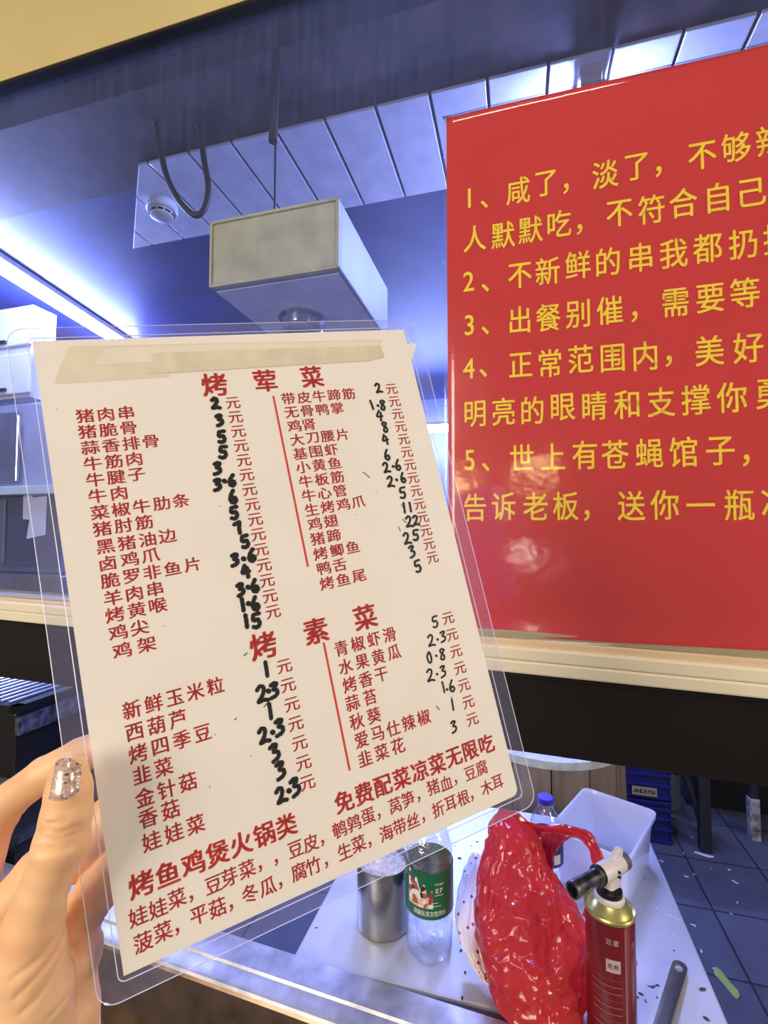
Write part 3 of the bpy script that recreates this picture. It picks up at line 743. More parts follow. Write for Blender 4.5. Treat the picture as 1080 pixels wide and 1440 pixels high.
lo_, hi_ = np.min(allp, 0) - .036, np.max(allp, 0) + .020
hv_, hf_ = surface_nets(hand_sdf, lo_, hi_, .00095)
m, nt, bs, out = newmat('skin'); L = nt.links.new
tc = nd(nt, 'ShaderNodeTexCoord'); no = nd(nt, 'ShaderNodeTexNoise'); no.inputs['Scale'].default_value = 45; no.inputs['Detail'].default_value = 3; L(tc.outputs['Object'], no.inputs[0])
cr = nd(nt, 'ShaderNodeValToRGB'); cr.color_ramp.elements[0].position = .3; cr.color_ramp.elements[0].color = rgb(236, 182, 134); cr.color_ramp.elements[1].position = .7; cr.color_ramp.elements[1].color = rgb(244, 200, 154)
L(no.outputs[0], cr.inputs[0]); L(cr.outputs[0], bs.inputs['Base Color']); bs.inputs['Roughness'].default_value = .48
bs.inputs['Subsurface Weight'].default_value = .25; bs.inputs['Subsurface Radius'].default_value = (.006, .0025, .0012); bs.inputs['Subsurface Scale'].default_value = .6
n2 = nd(nt, 'ShaderNodeTexVoronoi'); n2.inputs['Scale'].default_value = 900; L(tc.outputs['Object'], n2.inputs[0])
bp = nd(nt, 'ShaderNodeBump'); bp.inputs['Strength'].default_value = .12; bp.inputs['Distance'].default_value = .0004; L(n2.outputs[0], bp.inputs['Height']); L(bp.outputs[0], bs.inputs['Normal'])
M['skin'] = m
me = bpy.data.meshes.new('person'); org = Vector(A_(40, 1400, .21))
me.from_pydata([tuple(Vector(v) - org) for v in hv_], [], [tuple(int(i) for i in f) for f in hf_]); me.update(); me.shade_smooth(); me.materials.append(M['skin'])
hand = bpy.data.objects.new('person', me); COL.objects.link(hand); hand.location = org
tag(hand, 'left hand with a glittery thumbnail pinching the left edge of the menu', 'person')
smo = hand.modifiers.new('smooth', 'SMOOTH'); smo.iterations = 2; smo.factor = .5
# thumb nail with glitter polish
m, nt, bs, out = newmat('glitter_nail_polish'); L = nt.links.new
tc = nd(nt, 'ShaderNodeTexCoord'); vo = nd(nt, 'ShaderNodeTexVoronoi'); vo.inputs['Scale'].default_value = 1300; L(tc.outputs['Object'], vo.inputs[0])
sp = nd(nt, 'ShaderNodeSeparateColor'); L(vo.outputs['Color'], sp.inputs[0])
gt = nd(nt, 'ShaderNodeMath', operation='GREATER_THAN'); gt.inputs[1].default_value = .86; L(sp.outputs[0], gt.inputs[0])
cr = nd(nt, 'ShaderNodeValToRGB'); cr.color_ramp.elements[0].color = rgb(168, 138, 130); cr.color_ramp.elements[1].color = rgb(206, 174, 160); L(sp.outputs[1], cr.inputs[0]); L(cr.outputs[0], bs.inputs['Base Color'])
L(gt.outputs[0], bs.inputs['Metallic']); bs.inputs['Roughness'].default_value = .25; bs.inputs['Coat Weight'].default_value = .8; bs.inputs['Coat Roughness'].default_value = .05
bp = nd(nt, 'ShaderNodeBump'); bp.inputs['Strength'].default_value = .6; bp.inputs['Distance'].default_value = .0006; L(vo.outputs['Color'], bp.inputs['Height']); L(bp.outputs[0], bs.inputs['Normal'])
bm = BM(); NQ = 14; g = []
def nail_px(a, b):                           # a across, b from tip (0) to root (1)
    tl, tr, br_, bl = np.array((78., 1071.)), np.array((115., 1077.)), np.array((112., 1112.)), np.array((68., 1124.))
    x = (a + 1) / 2
    p = (tl * (1 - x) + tr * x) * (1 - b) + (bl * (1 - x) + br_ * x) * b
    p[1] -= 8 * (1 - a * a) * (1 - b) ** 2; p[1] += 7 * (1 - a * a) * b ** 2; return p
for i in range(NQ + 1):
    row = []
    for j in range(NQ + 1):
        a, b = -1 + 2 * i / NQ, j / NQ; p = nail_px(a, b); t = trace(p[0], p[1])
        t = min(t, .2052)
        row.append((p, t - .0006 - .0003 * (1 - a * a)))
    g.append(row)
top = [[bm.verts.new(at(p[0], p[1], t)) for p, t in row] for row in g]
bot = [[bm.verts.new(at(p[0], p[1], t + .0012)) for p, t in row] for row in g]
for i in range(NQ):
    for j in range(NQ):
        bm.faces.new((top[i][j], top[i + 1][j], top[i + 1][j + 1], top[i][j + 1])); bm.faces.new((bot[i][j + 1], bot[i + 1][j + 1], bot[i + 1][j], bot[i][j]))
ring_i = [(0, j) for j in range(NQ)] + [(i, NQ) for i in range(NQ)] + [(NQ, j) for j in range(NQ, 0, -1)] + [(i, 0) for i in range(NQ, 0, -1)]
for (a, b), (c, d) in zip(ring_i, ring_i[1:] + ring_i[:1]): bm.faces.new((top[a][b], top[c][d], bot[c][d], bot[a][b]))
nl = obj('thumb_nail', bm, m, hand, smooth=True); nl['label'] = 'glittery pinkish brown thumb nail'

# ------------------------------------------------------------------ the red notice on the window
M['red_sheet'] = principled('red_notice_sheet', rgb(206, 42, 46), .22, vary=.04, vscale=6, bump=.2, bscale=20)
npos = empty('notice_poster', W(.35, -.003, EYE + .27), 'red notice with yellow writing stuck on the window glass', 'poster')
PZ0, PZ1, PS1 = EYE - .162, EYE + .709, .72
NX, NY = 60, 70
bm = BM()
def pz(s, z):                               # the sheet is slightly wavy and lifts at its lower edge
    k = noise.noise(Vector((s * 6, z * 5, 1.3))) * .0016 + noise.noise(Vector((s * 17, z * 15, 4))) * .0005
    lift = max(0, (PZ0 + .05 - z) / .05) ** 2 * .003
    return W(s, -.0035 + k - lift, z)
g = [[bm.verts.new(pz(.004 + (PS1 - .004) * i / NX, PZ0 + (PZ1 - PZ0) * j / NY)) for i in range(NX + 1)] for j in range(NY + 1)]
for j in range(NY):
    for i in range(NX): bm.faces.new((g[j][i], g[j][i + 1], g[j + 1][i + 1], g[j + 1][i]))
PL = [[('1', 660, 278.5), ('、', 681, 287), ('咸', 728.5, 267.5), ('了', 767.5, 257.5), ('，', 796, 265), ('淡', 851, 245), ('了', 895, 235), ('，', 926, 241.5), ('不', 987.5, 219), ('够', 1035, 206.5), ('辣', 1085, 196)],
 [('人', 667.5, 335), ('默', 707.5, 330), ('默', 746, 322.5), ('吃', 786.5, 314), ('，', 815, 322.5), ('不', 871, 300), ('符', 916, 294), ('合', 961, 285), ('自', 1010, 277.5), ('己', 1058.5, 270)],
 [('2', 659, 396), ('、', 682.5, 405), ('不', 731, 387.5), ('新', 770, 381), ('鲜', 812.5, 372.5), ('的', 855, 367.5), ('串', 901, 361.5), ('我', 947.5, 356), ('都', 995, 348.5), ('扔', 1045, 342.5), ('掉', 1095, 335)],
 [('3', 660, 457.5), ('、', 682.5, 465), ('出', 731, 450), ('餐', 771, 446.5), ('别', 812.5, 441.5), ('催', 857.5, 436), ('，', 892.5, 445), ('需', 950, 425), ('要', 999, 419), ('等', 1047.5, 411.5)],
 [('4', 659.2, 518.3), ('、', 679.6, 524.7), ('正', 732, 513.2), ('常', 773.3, 510.7), ('范', 816.8, 504.7), ('围', 861.5, 503.4), ('内', 907.5, 500.4), ('，', 940.7, 507.7), ('美', 997.8, 492.8), ('好', 1052.3, 488.5)],
 [('明', 668, 582.2), ('亮', 708, 578.8), ('的', 748.6, 577), ('眼', 791.6, 572.4), ('睛', 836, 570.7), ('和', 881, 568.6), ('支', 929.6, 565.2), ('撑', 978.6, 562.2), ('你', 1028.9, 558.8), ('勇', 1082, 554)],
 [('5', 660.5, 647), ('、', 683, 656.7), ('世', 733.7, 643), ('上', 777.6, 641.8), ('有', 822.3, 639.7), ('苍', 864.9, 638.9), ('蝇', 913, 636.7), ('馆', 960.7, 635.5), ('子', 1012.7, 634.2), ('，', 1049.3, 647.4)],
 [('告', 668, 713.4), ('诉', 708, 712), ('老', 752.9, 712), ('板', 795.5, 711.3), ('，', 825.3, 724.9), ('送', 887.5, 711.3), ('你', 934.3, 710), ('一', 985, 710), ('瓶', 1039.5, 710), ('冰', 1093, 708)]]
back = [[bm.verts.new(pz(.004 + (PS1 - .004) * i / 20, PZ0 + (PZ1 - PZ0) * j / 20) + IV * .0012) for i in range(21)] for j in range(21)]
for j in range(20):
    for i in range(20): bm.faces.new((back[j][i], back[j + 1][i], back[j + 1][i + 1], back[j][i + 1]))
n_sheet = len(bm.faces)
for line in PL:                             # the yellow writing is printed on the sheet: same mesh, second material
    for ch, px, py in line:
        s, z = onwall(px, py, -.0045)
        put_glyph(bm, ch, lambda x, y, s=s, z=z: pz(s + x, z + y) - IV * .0009, .039, .0475, .010)
bm.faces.ensure_lookup_table()
for f in bm.faces[n_sheet:]: f.material_index = 1
po = obj('poster_sheet', bm, [M['red_sheet'], M['yellow_ink']], npos)
for p_ in po.data.polygons: p_.use_smooth = p_.material_index == 0
# clear film margin that wraps the notice
M['notice_film'] = clear_film('clear_notice_film', (1, 1, 1, 1), gloss=.05, haze=.02, rough=.10, bump=.22, bscale=16)
bm = BM()
g = [[bm.verts.new(pz(-.002 + (PS1 + .002) * i / 40, PZ0 - .007 + (PZ1 - PZ0 + .009) * j / 50) - IV * .0018) for i in range(41)] for j in range(51)]
for j in range(50):
    for i in range(40): bm.faces.new((g[j][i], g[j][i + 1], g[j + 1][i + 1], g[j + 1][i]))
po = obj('clear_film', bm, M['notice_film'], npos, smooth=True)
sm_ = po.modifiers.new('solid', 'SOLIDIFY'); sm_.thickness = .0003; sm_.offset = 0
# bulbs along the street behind the reader: they show as small blurred glints in the notice
def mirror_spot(px, py, dist):
    s, z = onwall(px, py); p = W(s, 0, z); d = (p - CAM).normalized(); return p + (d - IV * 2 * d.dot(IV)) * dist
bulb('street_bulb', mirror_spot(646, 682, 2.6), 1.9, (1, .72, .3), .07)
bulb('street_bulb', mirror_spot(760, 672, 2.6), 1.6, (1, .75, .35), .08)
bulb('street_bulb', mirror_spot(738, 785, 2.2), .6, (1, .9, .85), .05)
bulb('street_sign', mirror_spot(712, 715, 3.4), .8, (.85, .75, 1), .14)

# ------------------------------------------------------------------ things on the prep table
def tpos(px, py): return ath(px, py, ZT)
# steel cup with coarse salt
pc = tpos(539, 1297); pc.z = ZT
cup = empty('steel_cup', pc, 'straight-sided stainless cup of white grains standing left of the green-labelled bottle', 'cup')
R_, H_c = .0475, .112
bm = BM(); lathe(bm, pc, [(0.001, .001), (R_ - .004, .001), (R_ - .0005, .004), (R_, .012), (R_, H_c - .003), (R_ + .0015, H_c - .001), (R_ + .001, H_c + .001), (R_ - .001, H_c), (R_ - .0015, H_c - .004), (R_ - .0015, .006), (.001, .005)], n=48, cap0=False, cap1=False)
M['cup'] = principled('cup_steel', rgb(176, 174, 172), .24, 1.0, vary=.06, bump=.08, bscale=30, stretch=(1, 1, 20))
obj('cup_wall', bm, M['cup'], cup, smooth=True)
M['grain'] = principled('white_grains', rgb(232, 228, 226), .7, vary=.2, vscale=200)
bm = BM()
rs = []
for k in range(9):
    r = (R_ - .002) * (1 - k / 8.5); rs.append([pc + Vector((r * math.cos(2 * PI * j / 36), r * math.sin(2 * PI * j / 36), H_c - .014 + .012 * (k / 8) ** .8 + .005 * noise.noise(Vector((r * math.cos(2 * PI * j / 36) * 90, r * math.sin(2 * PI * j / 36) * 90, 2))))) for j in range(36)])
rings(bm, rs, cap0=False)
for k in range(160):
    a, r = random.random() * 2 * PI, (R_ - .006) * math.sqrt(random.random())
    c = pc + Vector((r * math.cos(a), r * math.sin(a), H_c - .012 + .012 * (1 - r / R_) ** .8)); q = .0018
    bmesh.ops.create_icosphere(bm, subdivisions=1, radius=q * random.uniform(.7, 1.3), matrix=Matrix.Translation(c))
tag(obj('white_grains', bm, M['grain'], smooth=True), 'coarse white grains heaped inside the stainless cup', 'salt', kind='stuff')

# clear water bottle with the green label
def wrap_text(bm, txt, c, R, z, a_mid, sx, sy, step, bold=.01, tilt=0.0):
    n = len(txt)
    for i, ch in enumerate(txt):
        a0 = a_mid + (i - (n - 1) / 2) * step / R; z0 = z + tilt * (i - (n - 1) / 2) * step
        put_glyph(bm, ch, lambda x, y: c + Vector((math.cos(a0 + x / R) * R, math.sin(a0 + x / R) * R, z0 + y)), sx, sy, bold)
def front_angle(c):                          # angle on a round thing that faces the reader
    d = CAM - c; return math.atan2(d.y, d.x)
M['pet'] = clear_film('clear_bottle_plastic', (.96, .98, 1, 1), gloss=.18, haze=.03, hcol=(.9, .93, 1, 1), rough=.04, bump=.9, bscale=60)
M['water'] = clear_film('water_in_bottle', (.95, .98, 1, 1), gloss=.18, haze=.015, rough=.02, bump=1.6, bscale=110)
def bottle(c, R, H, label, capmat, name_cat='bottle'):
    e = empty('water_bottle', c, label, name_cat)
    bm = BM()
    prof = [(.001, .012), (R * .45, .004), (R * .80, 0), (R * .97, .008), (R, .02), (R * .985, .035), (R, .05), (R * .96, .06), (R, .07), (R, H * .36), (R * .985, H * .38), (R * .985, H * .66), (R, H * .68), (R * .97, H * .72), (R * .80, H * .80), (R * .50, H * .885), (R * .40, H * .91), (R * .40, H * .95)]
    a, b, ax = basis((0, 0, 1)); rs = []
    n = 60
    for r, h in prof:
        pet = .3 * max(0, 1 - h / .055) if r > R * .4 else 0
        rs.append([c + Vector((math.cos(2 * PI * j / n) * r * (1 - pet * .5 * (1 + math.cos(5 * 2 * PI * j / n)) * (.4 if h < .03 else .2)), math.sin(2 * PI * j / n) * r * (1 - pet * .5 * (1 + math.cos(5 * 2 * PI * j / n)) * (.4 if h < .03 else .2)), h)) for j in range(n)])
    rings(bm, rs, cap1=False)
    obj('bottle_body', bm, M['pet'], e, smooth=True, sharp=60)
    bm = BM(); lathe(bm, c, [(R * .43, H * .93), (R * .52, H * .93), (R * .52, H * .945), (R * .43, H * .945)], n=40, cap0=False, cap1=False); obj('neck_ring', bm, M['pet'], e, smooth=True)
    bm = BM(); rs = []
    for r, h in ((.47, .945), (.49, .955), (.49, .995), (.46, 1.0), (.001, 1.0)):
        rs.append([c + Vector((math.cos(2 * PI * j / 72) * R * r * (1 + (.02 if j % 2 and r > .4 else 0)), math.sin(2 * PI * j / 72) * R * r * (1 + (.02 if j % 2 and r > .4 else 0)), H * h)) for j in range(72)])
    rings(bm, rs); obj('cap', bm, capmat, e, smooth=True)
    return e
M['blue_cap'] = principled('blue_cap_plastic', rgb(58, 46, 190), .35, coat=.2)
M['white_cap'] = principled('white_cap_plastic', rgb(225, 228, 232), .35)
c1 = tpos(604, 1337)
R1, H1 = .0395, .245
b1 = bottle(c1, R1, H1, 'clear water bottle with a green label in front of the menu corner', M['white_cap'])
M['green_label'] = principled('green_bottle_label', rgb(24, 104, 70), .35, vary=.08)
z0, z1 = .080, .152
def sleeve(c, R, za, zb, a0, a1, n=40):
    bm = BM()
    vs = [[bm.verts.new(c + Vector((math.cos(a0 + (a1 - a0) * j / n) * R, math.sin(a0 + (a1 - a0) * j / n) * R, z))) for j in range(n + 1)] for z in (za, zb)]
    for j in range(n): bm.faces.new((vs[0][j], vs[0][j + 1], vs[1][j + 1], vs[1][j]))
    return bm
fa = front_angle(c1)
lb = obj('label', sleeve(c1, R1 + .0008, z0, z1, 0, 2 * PI, 64), M['green_label'], b1, smooth=True)
bm = BM(); wrap_text(bm, '国家队官方饮用水', c1, R1 + .0012, z0 + .010, fa + .02, .0072, .0085, .0070, .02)
flat_obj('label_white_writing', bm, principled('label_white_ink', rgb(232, 232, 230), .5), b1)
bm = BM(); wrap_text(bm, 'TEAM', c1, R1 + .0012, z1 - .017, fa + .40, .0058, .0052, .0040, .03); wrap_text(bm, 'E7', c1, R1 + .0012, z1 - .027, fa + .40, .0100, .0100, .0068, .05)
flat_obj('label_logo', bm, M['white_cap'], b1)
for za, zb, a0, a1 in ((z1 - .0345, z1 - .0335, .22, .58), (z1 - .046, z1 - .045, .08, .36), (z0 + .021, z0 + .022, .10, .5)):
    obj('label_line', sleeve(c1, R1 + .0012, za, zb, fa + a0, fa + a1, 8), M['white_cap'], b1)
m, nt, bs, out = newmat('label_photo_print'); L = nt.links.new
tc = nd(nt, 'ShaderNodeTexCoord'); vo = nd(nt, 'ShaderNodeTexVoronoi'); vo.inputs['Scale'].default_value = 130; L(tc.outputs['Object'], vo.inputs[0])
cr = nd(nt, 'ShaderNodeValToRGB'); cr.color_ramp.interpolation = 'CONSTANT'
for i, (p, c) in enumerate(((0, (226, 190, 170)), (.3, (176, 92, 76)), (.55, (236, 228, 222)), (.7, (50, 30, 30)), (.82, (150, 70, 60)))):
    el = cr.color_ramp.elements[i] if i < 2 else cr.color_ramp.elements.new(p); el.position = p; el.color = rgb(*c)
L(vo.outputs['Color'], cr.inputs[0]); L(cr.outputs[0], bs.inputs['Base Color']); bs.inputs['Roughness'].default_value = .4
bm = BM(); K = 26
def crowd(a):                                # the height of the crowd of players on the label
    t = (a + .95) / 1.1
    return .050 - .030 * t + .007 * math.sin(t * 21)
prev = None
for k in range(K + 1):
    a = -.95 + 1.1 * k / K; lo = z0 + .018; hi = z0 + .018 + max(.006, crowd(a))
    v0 = bm.verts.new(c1 + Vector((math.cos(fa + a) * (R1 + .0011), math.sin(fa + a) * (R1 + .0011), lo))); v1 = bm.verts.new(c1 + Vector((math.cos(fa + a) * (R1 + .0011), math.sin(fa + a) * (R1 + .0011), hi)))
    if prev: bm.faces.new((prev[0], v0, v1, prev[1]))
    prev = (v0, v1)
flat_obj('label_picture', bm, m, b1)
bm = BM(); lathe(bm, c1, [(.001, .006), (R1 * .9, .01), (R1 * .96, .02), (R1 * .97, .046), (.001, .046)], n=40, cap0=False); obj('water', bm, M['water'], b1, smooth=True)

# second bottle, blue cap, behind the red bag
cp = atY(767, 1120, .96); c2 = Vector((cp.x, cp.y, ZT)); H2 = cp.z - ZT
b2 = bottle(c2, .031, H2, 'clear water bottle with a blue cap standing behind the red plastic bag', M['blue_cap'])
M['blue_label'] = principled('dark_blue_label', rgb(48, 50, 120), .4, vary=.3, vscale=60)
obj('label', sleeve(c2, .0316, H2 * .40, H2 * .64, 0, 2 * PI, 48), M['blue_label'], b2, smooth=True)
fa2 = front_angle(c2)
obj('label_white_panel', sleeve(c2, .0319, H2 * .43, H2 * .52, fa2 + .45, fa2 + .9, 8), M['white_cap'], b2, smooth=True)

# clear food container
M['frost'] = thin_plastic('frosted_container_plastic', (.98, .98, .99, 1), trans=.24, tlu=.5, rough=.12, bump=0, see=(.98, .99, 1, 1))
zr = EYE - .592
BR, BL, FR = ath(923, 1141, zr), ath(827, 1103, zr), ath(884, 1211, zr)
el = (FR - BR); ew = (BL - BR); ll, lw_ = el.length, ew.length
el.normalize(); ew = (ew - el * ew.dot(el)).normalized()
cc = BR + el * ll / 2 + ew * lw_ / 2
fc = empty('food_container', (cc.x, cc.y, ZT), 'clear plastic food container without a lid near the right table edge', 'container')
def cring(z, inset, r=.016): return [Vector((cc.x, cc.y, z)) + el * x + ew * y for x, y in rrect(0, 0, ll / 2 - inset, lw_ / 2 - inset, r, 5)]
bm = BM()
seq = [(ZT, .016), (ZT + .004, .012), (zr - .008, .004), (zr - .008, -.002), (zr, -.002), (zr + .001, .003), (zr - .006, .0065), (ZT + .008, .0145), (ZT + .005, .019)]
rings(bm, [cring(z, i) for z, i in seq]); obj('tub', bm, M['frost'], fc, smooth=True, sharp=40)
bm = BM()
for k, (x, y, l, wd) in enumerate(((0, 0, .065, .038), (0, 0, .045, .022))):
    pts = [Vector((cc.x, cc.y, ZT + .0062)) + el * a + ew * b for a, b in rrect(x, y, l, wd, .008, 4)]
    n = len(pts)
    for i in range(n):
        p, q = pts[i], pts[(i + 1) % n]; d = (q - p)
        if d.length < 1e-6: continue
        s_ = d.normalized().cross(ZV) * .0009; boxv(bm, p - s_, d, s_ * 2, ZV * .0016)
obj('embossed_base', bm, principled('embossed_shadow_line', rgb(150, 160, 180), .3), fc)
r_ = ray(817, 1208); pw = Vector((cc.x, cc.y, 0)) + ew * (lw_ / 2 - .004); tt = (pw - CAM).dot(ew) / r_.dot(ew); pst = CAM + r_ * tt + ew * .006; pst.z = max(pst.z, ZT + .022)
for nm, k0, k1, cl in (('round_sticker', 0, .014, (214, 196, 96)), ('round_sticker_top', .0006, .010, (52, 84, 170))):
    bm = BM(); lathe(bm, pst + ew * k0 + ZV * (.004 if k0 else 0), [(.001, 0), (k1, 0), (k1, .0005), (.001, .0005)], ax=ew, n=28, cap0=False, cap1=False); obj('round_sticker', bm, principled(nm, rgb(*cl), .4), fc)

# butane torch: can + burner head
cb = atY(857, 1268, .685); ZC_ = cb.z; cb.z = ZT
tr_ = empty('gas_torch', cb, 'red gas can with a white torch burner screwed on top', 'gas torch')
RC = .0312; hc = ZC_ - ZT
M['can'] = principled('dark_red_can', rgb(128, 27, 35), .32, .15, vary=.08, coat=.3)
M['gold'] = principled('brass_lacquer', rgb(196, 190, 120), .3, .7)
M['torch_w'] = principled('white_torch_plastic', rgb(225, 218, 222), .35, vary=.05)
M['burnt'] = principled('heat_blued_steel', rgb(128, 124, 128), .3, .9, vary=.8, vscale=70)
bm = BM(); lathe(bm, cb, [(RC - .002, 0), (RC, .003), (RC, hc - .010)], n=56); obj('can_body', bm, M['can'], tr_, smooth=True)
bm = BM(); lathe(bm, cb, [(RC - .001, hc - .011), (RC + .0012, hc - .009), (RC + .0016, hc - .006), (RC + .0005, hc - .004), (RC - .003, hc - .006), (RC - .005, hc - .004), (RC - .011, hc + .004), (.013, hc + .007), (.012, hc + .004)], n=56); obj('can_shoulder', bm, M['gold'], tr_, smooth=True)
fac = front_angle(cb)
M['can_print'] = principled('can_white_print', rgb(196, 170, 172), .5)
bm = BM(); wrap_text(bm, '注意', cb, RC + .0006, hc - .030, fac + .08, .0075, .008, .0085, .02); wrap_text(bm, '注', cb, RC + .0006, hc - .036, fac + 1.02, .007, .0075, .008, .02)
flat_obj('can_writing', bm, M['can_print'], tr_)
obj('seam_stripe', sleeve(cb, RC + .0005, .0, hc - .011, fac + .56, fac + .66, 4), principled('seam_stripe_print', rgb(150, 86, 92), .4), tr_, smooth=True)
obj('white_sticker', sleeve(cb, RC + .0006, hc - .068, hc - .052, fac - .18, fac + .38, 8), M['can_print'], tr_, smooth=True)
bm = BM(); wrap_text(bm, '危险', cb, RC + .0009, hc - .060, fac + .10, .0062, .0066, .0075, .02)
flat_obj('sticker_writing', bm, principled('sticker_ink', rgb(90, 70, 90), .5), tr_)
obj('white_base_panel', sleeve(cb, RC + .0006, .004, .040, fac + .68, fac + 1.5, 12), principled('pale_panel_print', rgb(190, 180, 190), .5), tr_, smooth=True)
for k in range(8):
    zz_ = hc - .078 - k * .0085
    obj('fine_print_line', sleeve(cb, RC + .0006, zz_, zz_ + (.0012 if k % 3 else .0004), fac - .75, fac + .42, 14), principled('faded_print', rgb(164, 92, 96), .5) if k == 0 else bpy.data.materials['faded_print'], tr_, smooth=True)
# head
Bk, Jn, Tp = atY(876, 1211, .705), atY(843, 1231, .675), atY(805, 1252, .648)
ax_ = (Tp - Bk).normalized(); L1 = (Jn - Bk).length; L2 = (Tp - Jn).length
Jn = Bk + ax_ * L1; Tp = Bk + ax_ * (L1 + L2)
bm = BM(); lathe(bm, Bk, [(.001, -.002), (.008, -.001), (.0115, .003), (.0125, .012), (.0125, L1 - .004), (.0115, L1)], ax=ax_, n=32); hb = obj('burner_housing', bm, M['torch_w'], tr_, smooth=True)
bm = BM(); lathe(bm, Bk, [(.0085, -.006), (.0115, -.004), (.0118, .004), (.0122, .007)], ax=ax_, n=32); obj('rear_plug', bm, M['grey'], tr_, smooth=True)
bm = BM(); lathe(bm, Jn, [(.0112, -.002), (.0120, 0), (.0120, .003), (.0098, .004), (.0096, L2 * .55), (.0104, L2 * .62), (.0104, L2), (.0078, L2), (.0074, L2 - .016), (.001, L2 - .017)], ax=ax_, n=36); obj('nozzle', bm, M['burnt'], tr_, smooth=True)
bm = BM(); lathe(bm, Jn, [(.0126, -.002), (.0130, 0), (.0128, .002), (.0105, .0035)], ax=ax_, n=36); obj('nozzle_collar', bm, M['black'], tr_, smooth=True)
topc = cb + ZV * hc
mid = Bk + ax_ * L1 * .45
bm = BM()
hx = Vector((ax_.x, ax_.y, 0)).normalized(); hy = Vector((-hx.y, hx.x, 0))
secs = []
for t, a, b in ((0, .011, .010), (.25, .011, .010), (.55, .013, .009), (1.0, .017, .0095)):
    c_ = (topc + ZV * .010).lerp(mid, t); secs.append([c_ + hx * x + hy * y for x, y in rrect(0, 0, a, b, .0045, 3)])
rings(bm, secs); obj('valve_grip', bm, M['torch_w'], tr_, smooth=True, sharp=50)
bm = BM()
u_ = ax_.cross(hy).normalized()
if u_.z < 0: u_ = -u_
f0 = Bk + u_ * .010
prism(bm, [f0 + ax_ * .006 - hy * .004, f0 + ax_ * .030 - hy * .004, f0 + ax_ * .012 + u_ * .013 - hy * .004, f0 + ax_ * .004 + u_ * .010 - hy * .004], hy * .008)
obj('ignition_lever', bm, M['torch_w'], tr_, bevel=.001)
bm = BM(); lathe(bm, topc, [(.018, .004), (.0195, .006), (.0195, .010), (.017, .012)], n=40); obj('white_clip_ring', bm, M['torch_w'], tr_, smooth=True)
bm = BM(); lathe(bm, topc, [(.016, .010), (.0165, .012), (.0165, .018), (.012, .021)], n=40); obj('black_collar', bm, M['black'], tr_, smooth=True)
kn = mid - ZV * .016 + ax_ * .014
bm = BM(); lathe(bm, kn, [(.004, 0), (.0052, .002), (.0052, .014), (.004, .016)], ax=-ZV + hx * .2, n=18); obj('gas_knob', bm, M['grey'], tr_, smooth=True)
for k in range(2):
    bm = BM(); q = mid + hy * (-.0128 if (hy.dot(CAM - mid) < 0) else .0128) + u_ * (-.004 + .006 * k) + ax_ * .004
    lathe(bm, q - hy * .002, [(.0018, 0), (.0018, .004)], ax=hy, n=12); obj('vent_hole', bm, M['black'], tr_)

# ladle handle lying across the table edge
h0, h1 = ath(957, 1356, EYE - .692), ath(922, 1470, EYE - .679)
lad = empty('ladle', (h0 + h1) / 2, 'steel ladle with a holed flat handle at the lower right of the table', 'ladle')
d_ = (h1 - h0).normalized(); sdv = d_.cross(ZV).normalized(); upv = sdv.cross(d_).normalized()
if upv.z < 0: upv = -upv
bm = BM()
outer = []; hl = .012
for k in range(13):
    a = PI * k / 12; outer.append((-.0105 * math.sin(a) + .0105, -.0105 * math.cos(a)))
outl = [(x, y) for x, y in outer]                   # rounded end at x=0
Lh = (h1 - h0).length + .09
full = [(Lh, -.0085)] + [(x, y) for x, y in outl[::1]] + [(Lh, .0085)]
hole = [(.0185 + .0085 * math.cos(2 * PI * k / 18), .0056 * math.sin(2 * PI * k / 18)) for k in range(18)]
def lp(x, y, n): return h0 + d_ * (x - .004) + sdv * y + upv * (n + .0012 * math.cos(y / .0105 * 1.4))
from mathutils.geometry import delaunay_2d_cdt
pts2 = [Vector(p) for p in full] + [Vector(p) for p in hole]
nf, nh = len(full), len(hole)
edges = [(i, (i + 1) % nf) for i in range(nf)] + [(nf + i, nf + (i + 1) % nh) for i in range(nh)]
vv, ee, ff, *_ = delaunay_2d_cdt(pts2, edges, [], 1, 1e-6)
hv = Vector((.0185, 0))
def inside_hole(p): return ((p.x - .0185) / .0085) ** 2 + (p.y / .0056) ** 2 < .97
ff = [f for f in ff if not inside_hole(sum((vv[i] for i in f), Vector((0, 0))) / len(f))]
b0 = [bm.verts.new(lp(v.x, v.y, 0)) for v in vv]
for f in ff: bm.faces.new([b0[i] for i in f])
ho = obj('handle', bm, principled('ladle_steel', rgb(168, 160, 142), .3, .95, vary=.1, vscale=40), lad, bevel=0)
so = ho.modifiers.new('thick', 'SOLIDIFY'); so.thickness = .0022; so.offset = 0
bm = BM(); bc = h0 + d_ * (Lh + .03) + upv * .006
lathe(bm, bc, [(.001, -.026), (.018, -.022), (.030, -.010), (.034, .004), (.033, .004), (.029, -.009), (.017, -.020), (.001, -.024)], n=32, cap0=False, cap1=False)
obj('bowl', bm, M['steel'], lad, smooth=True)

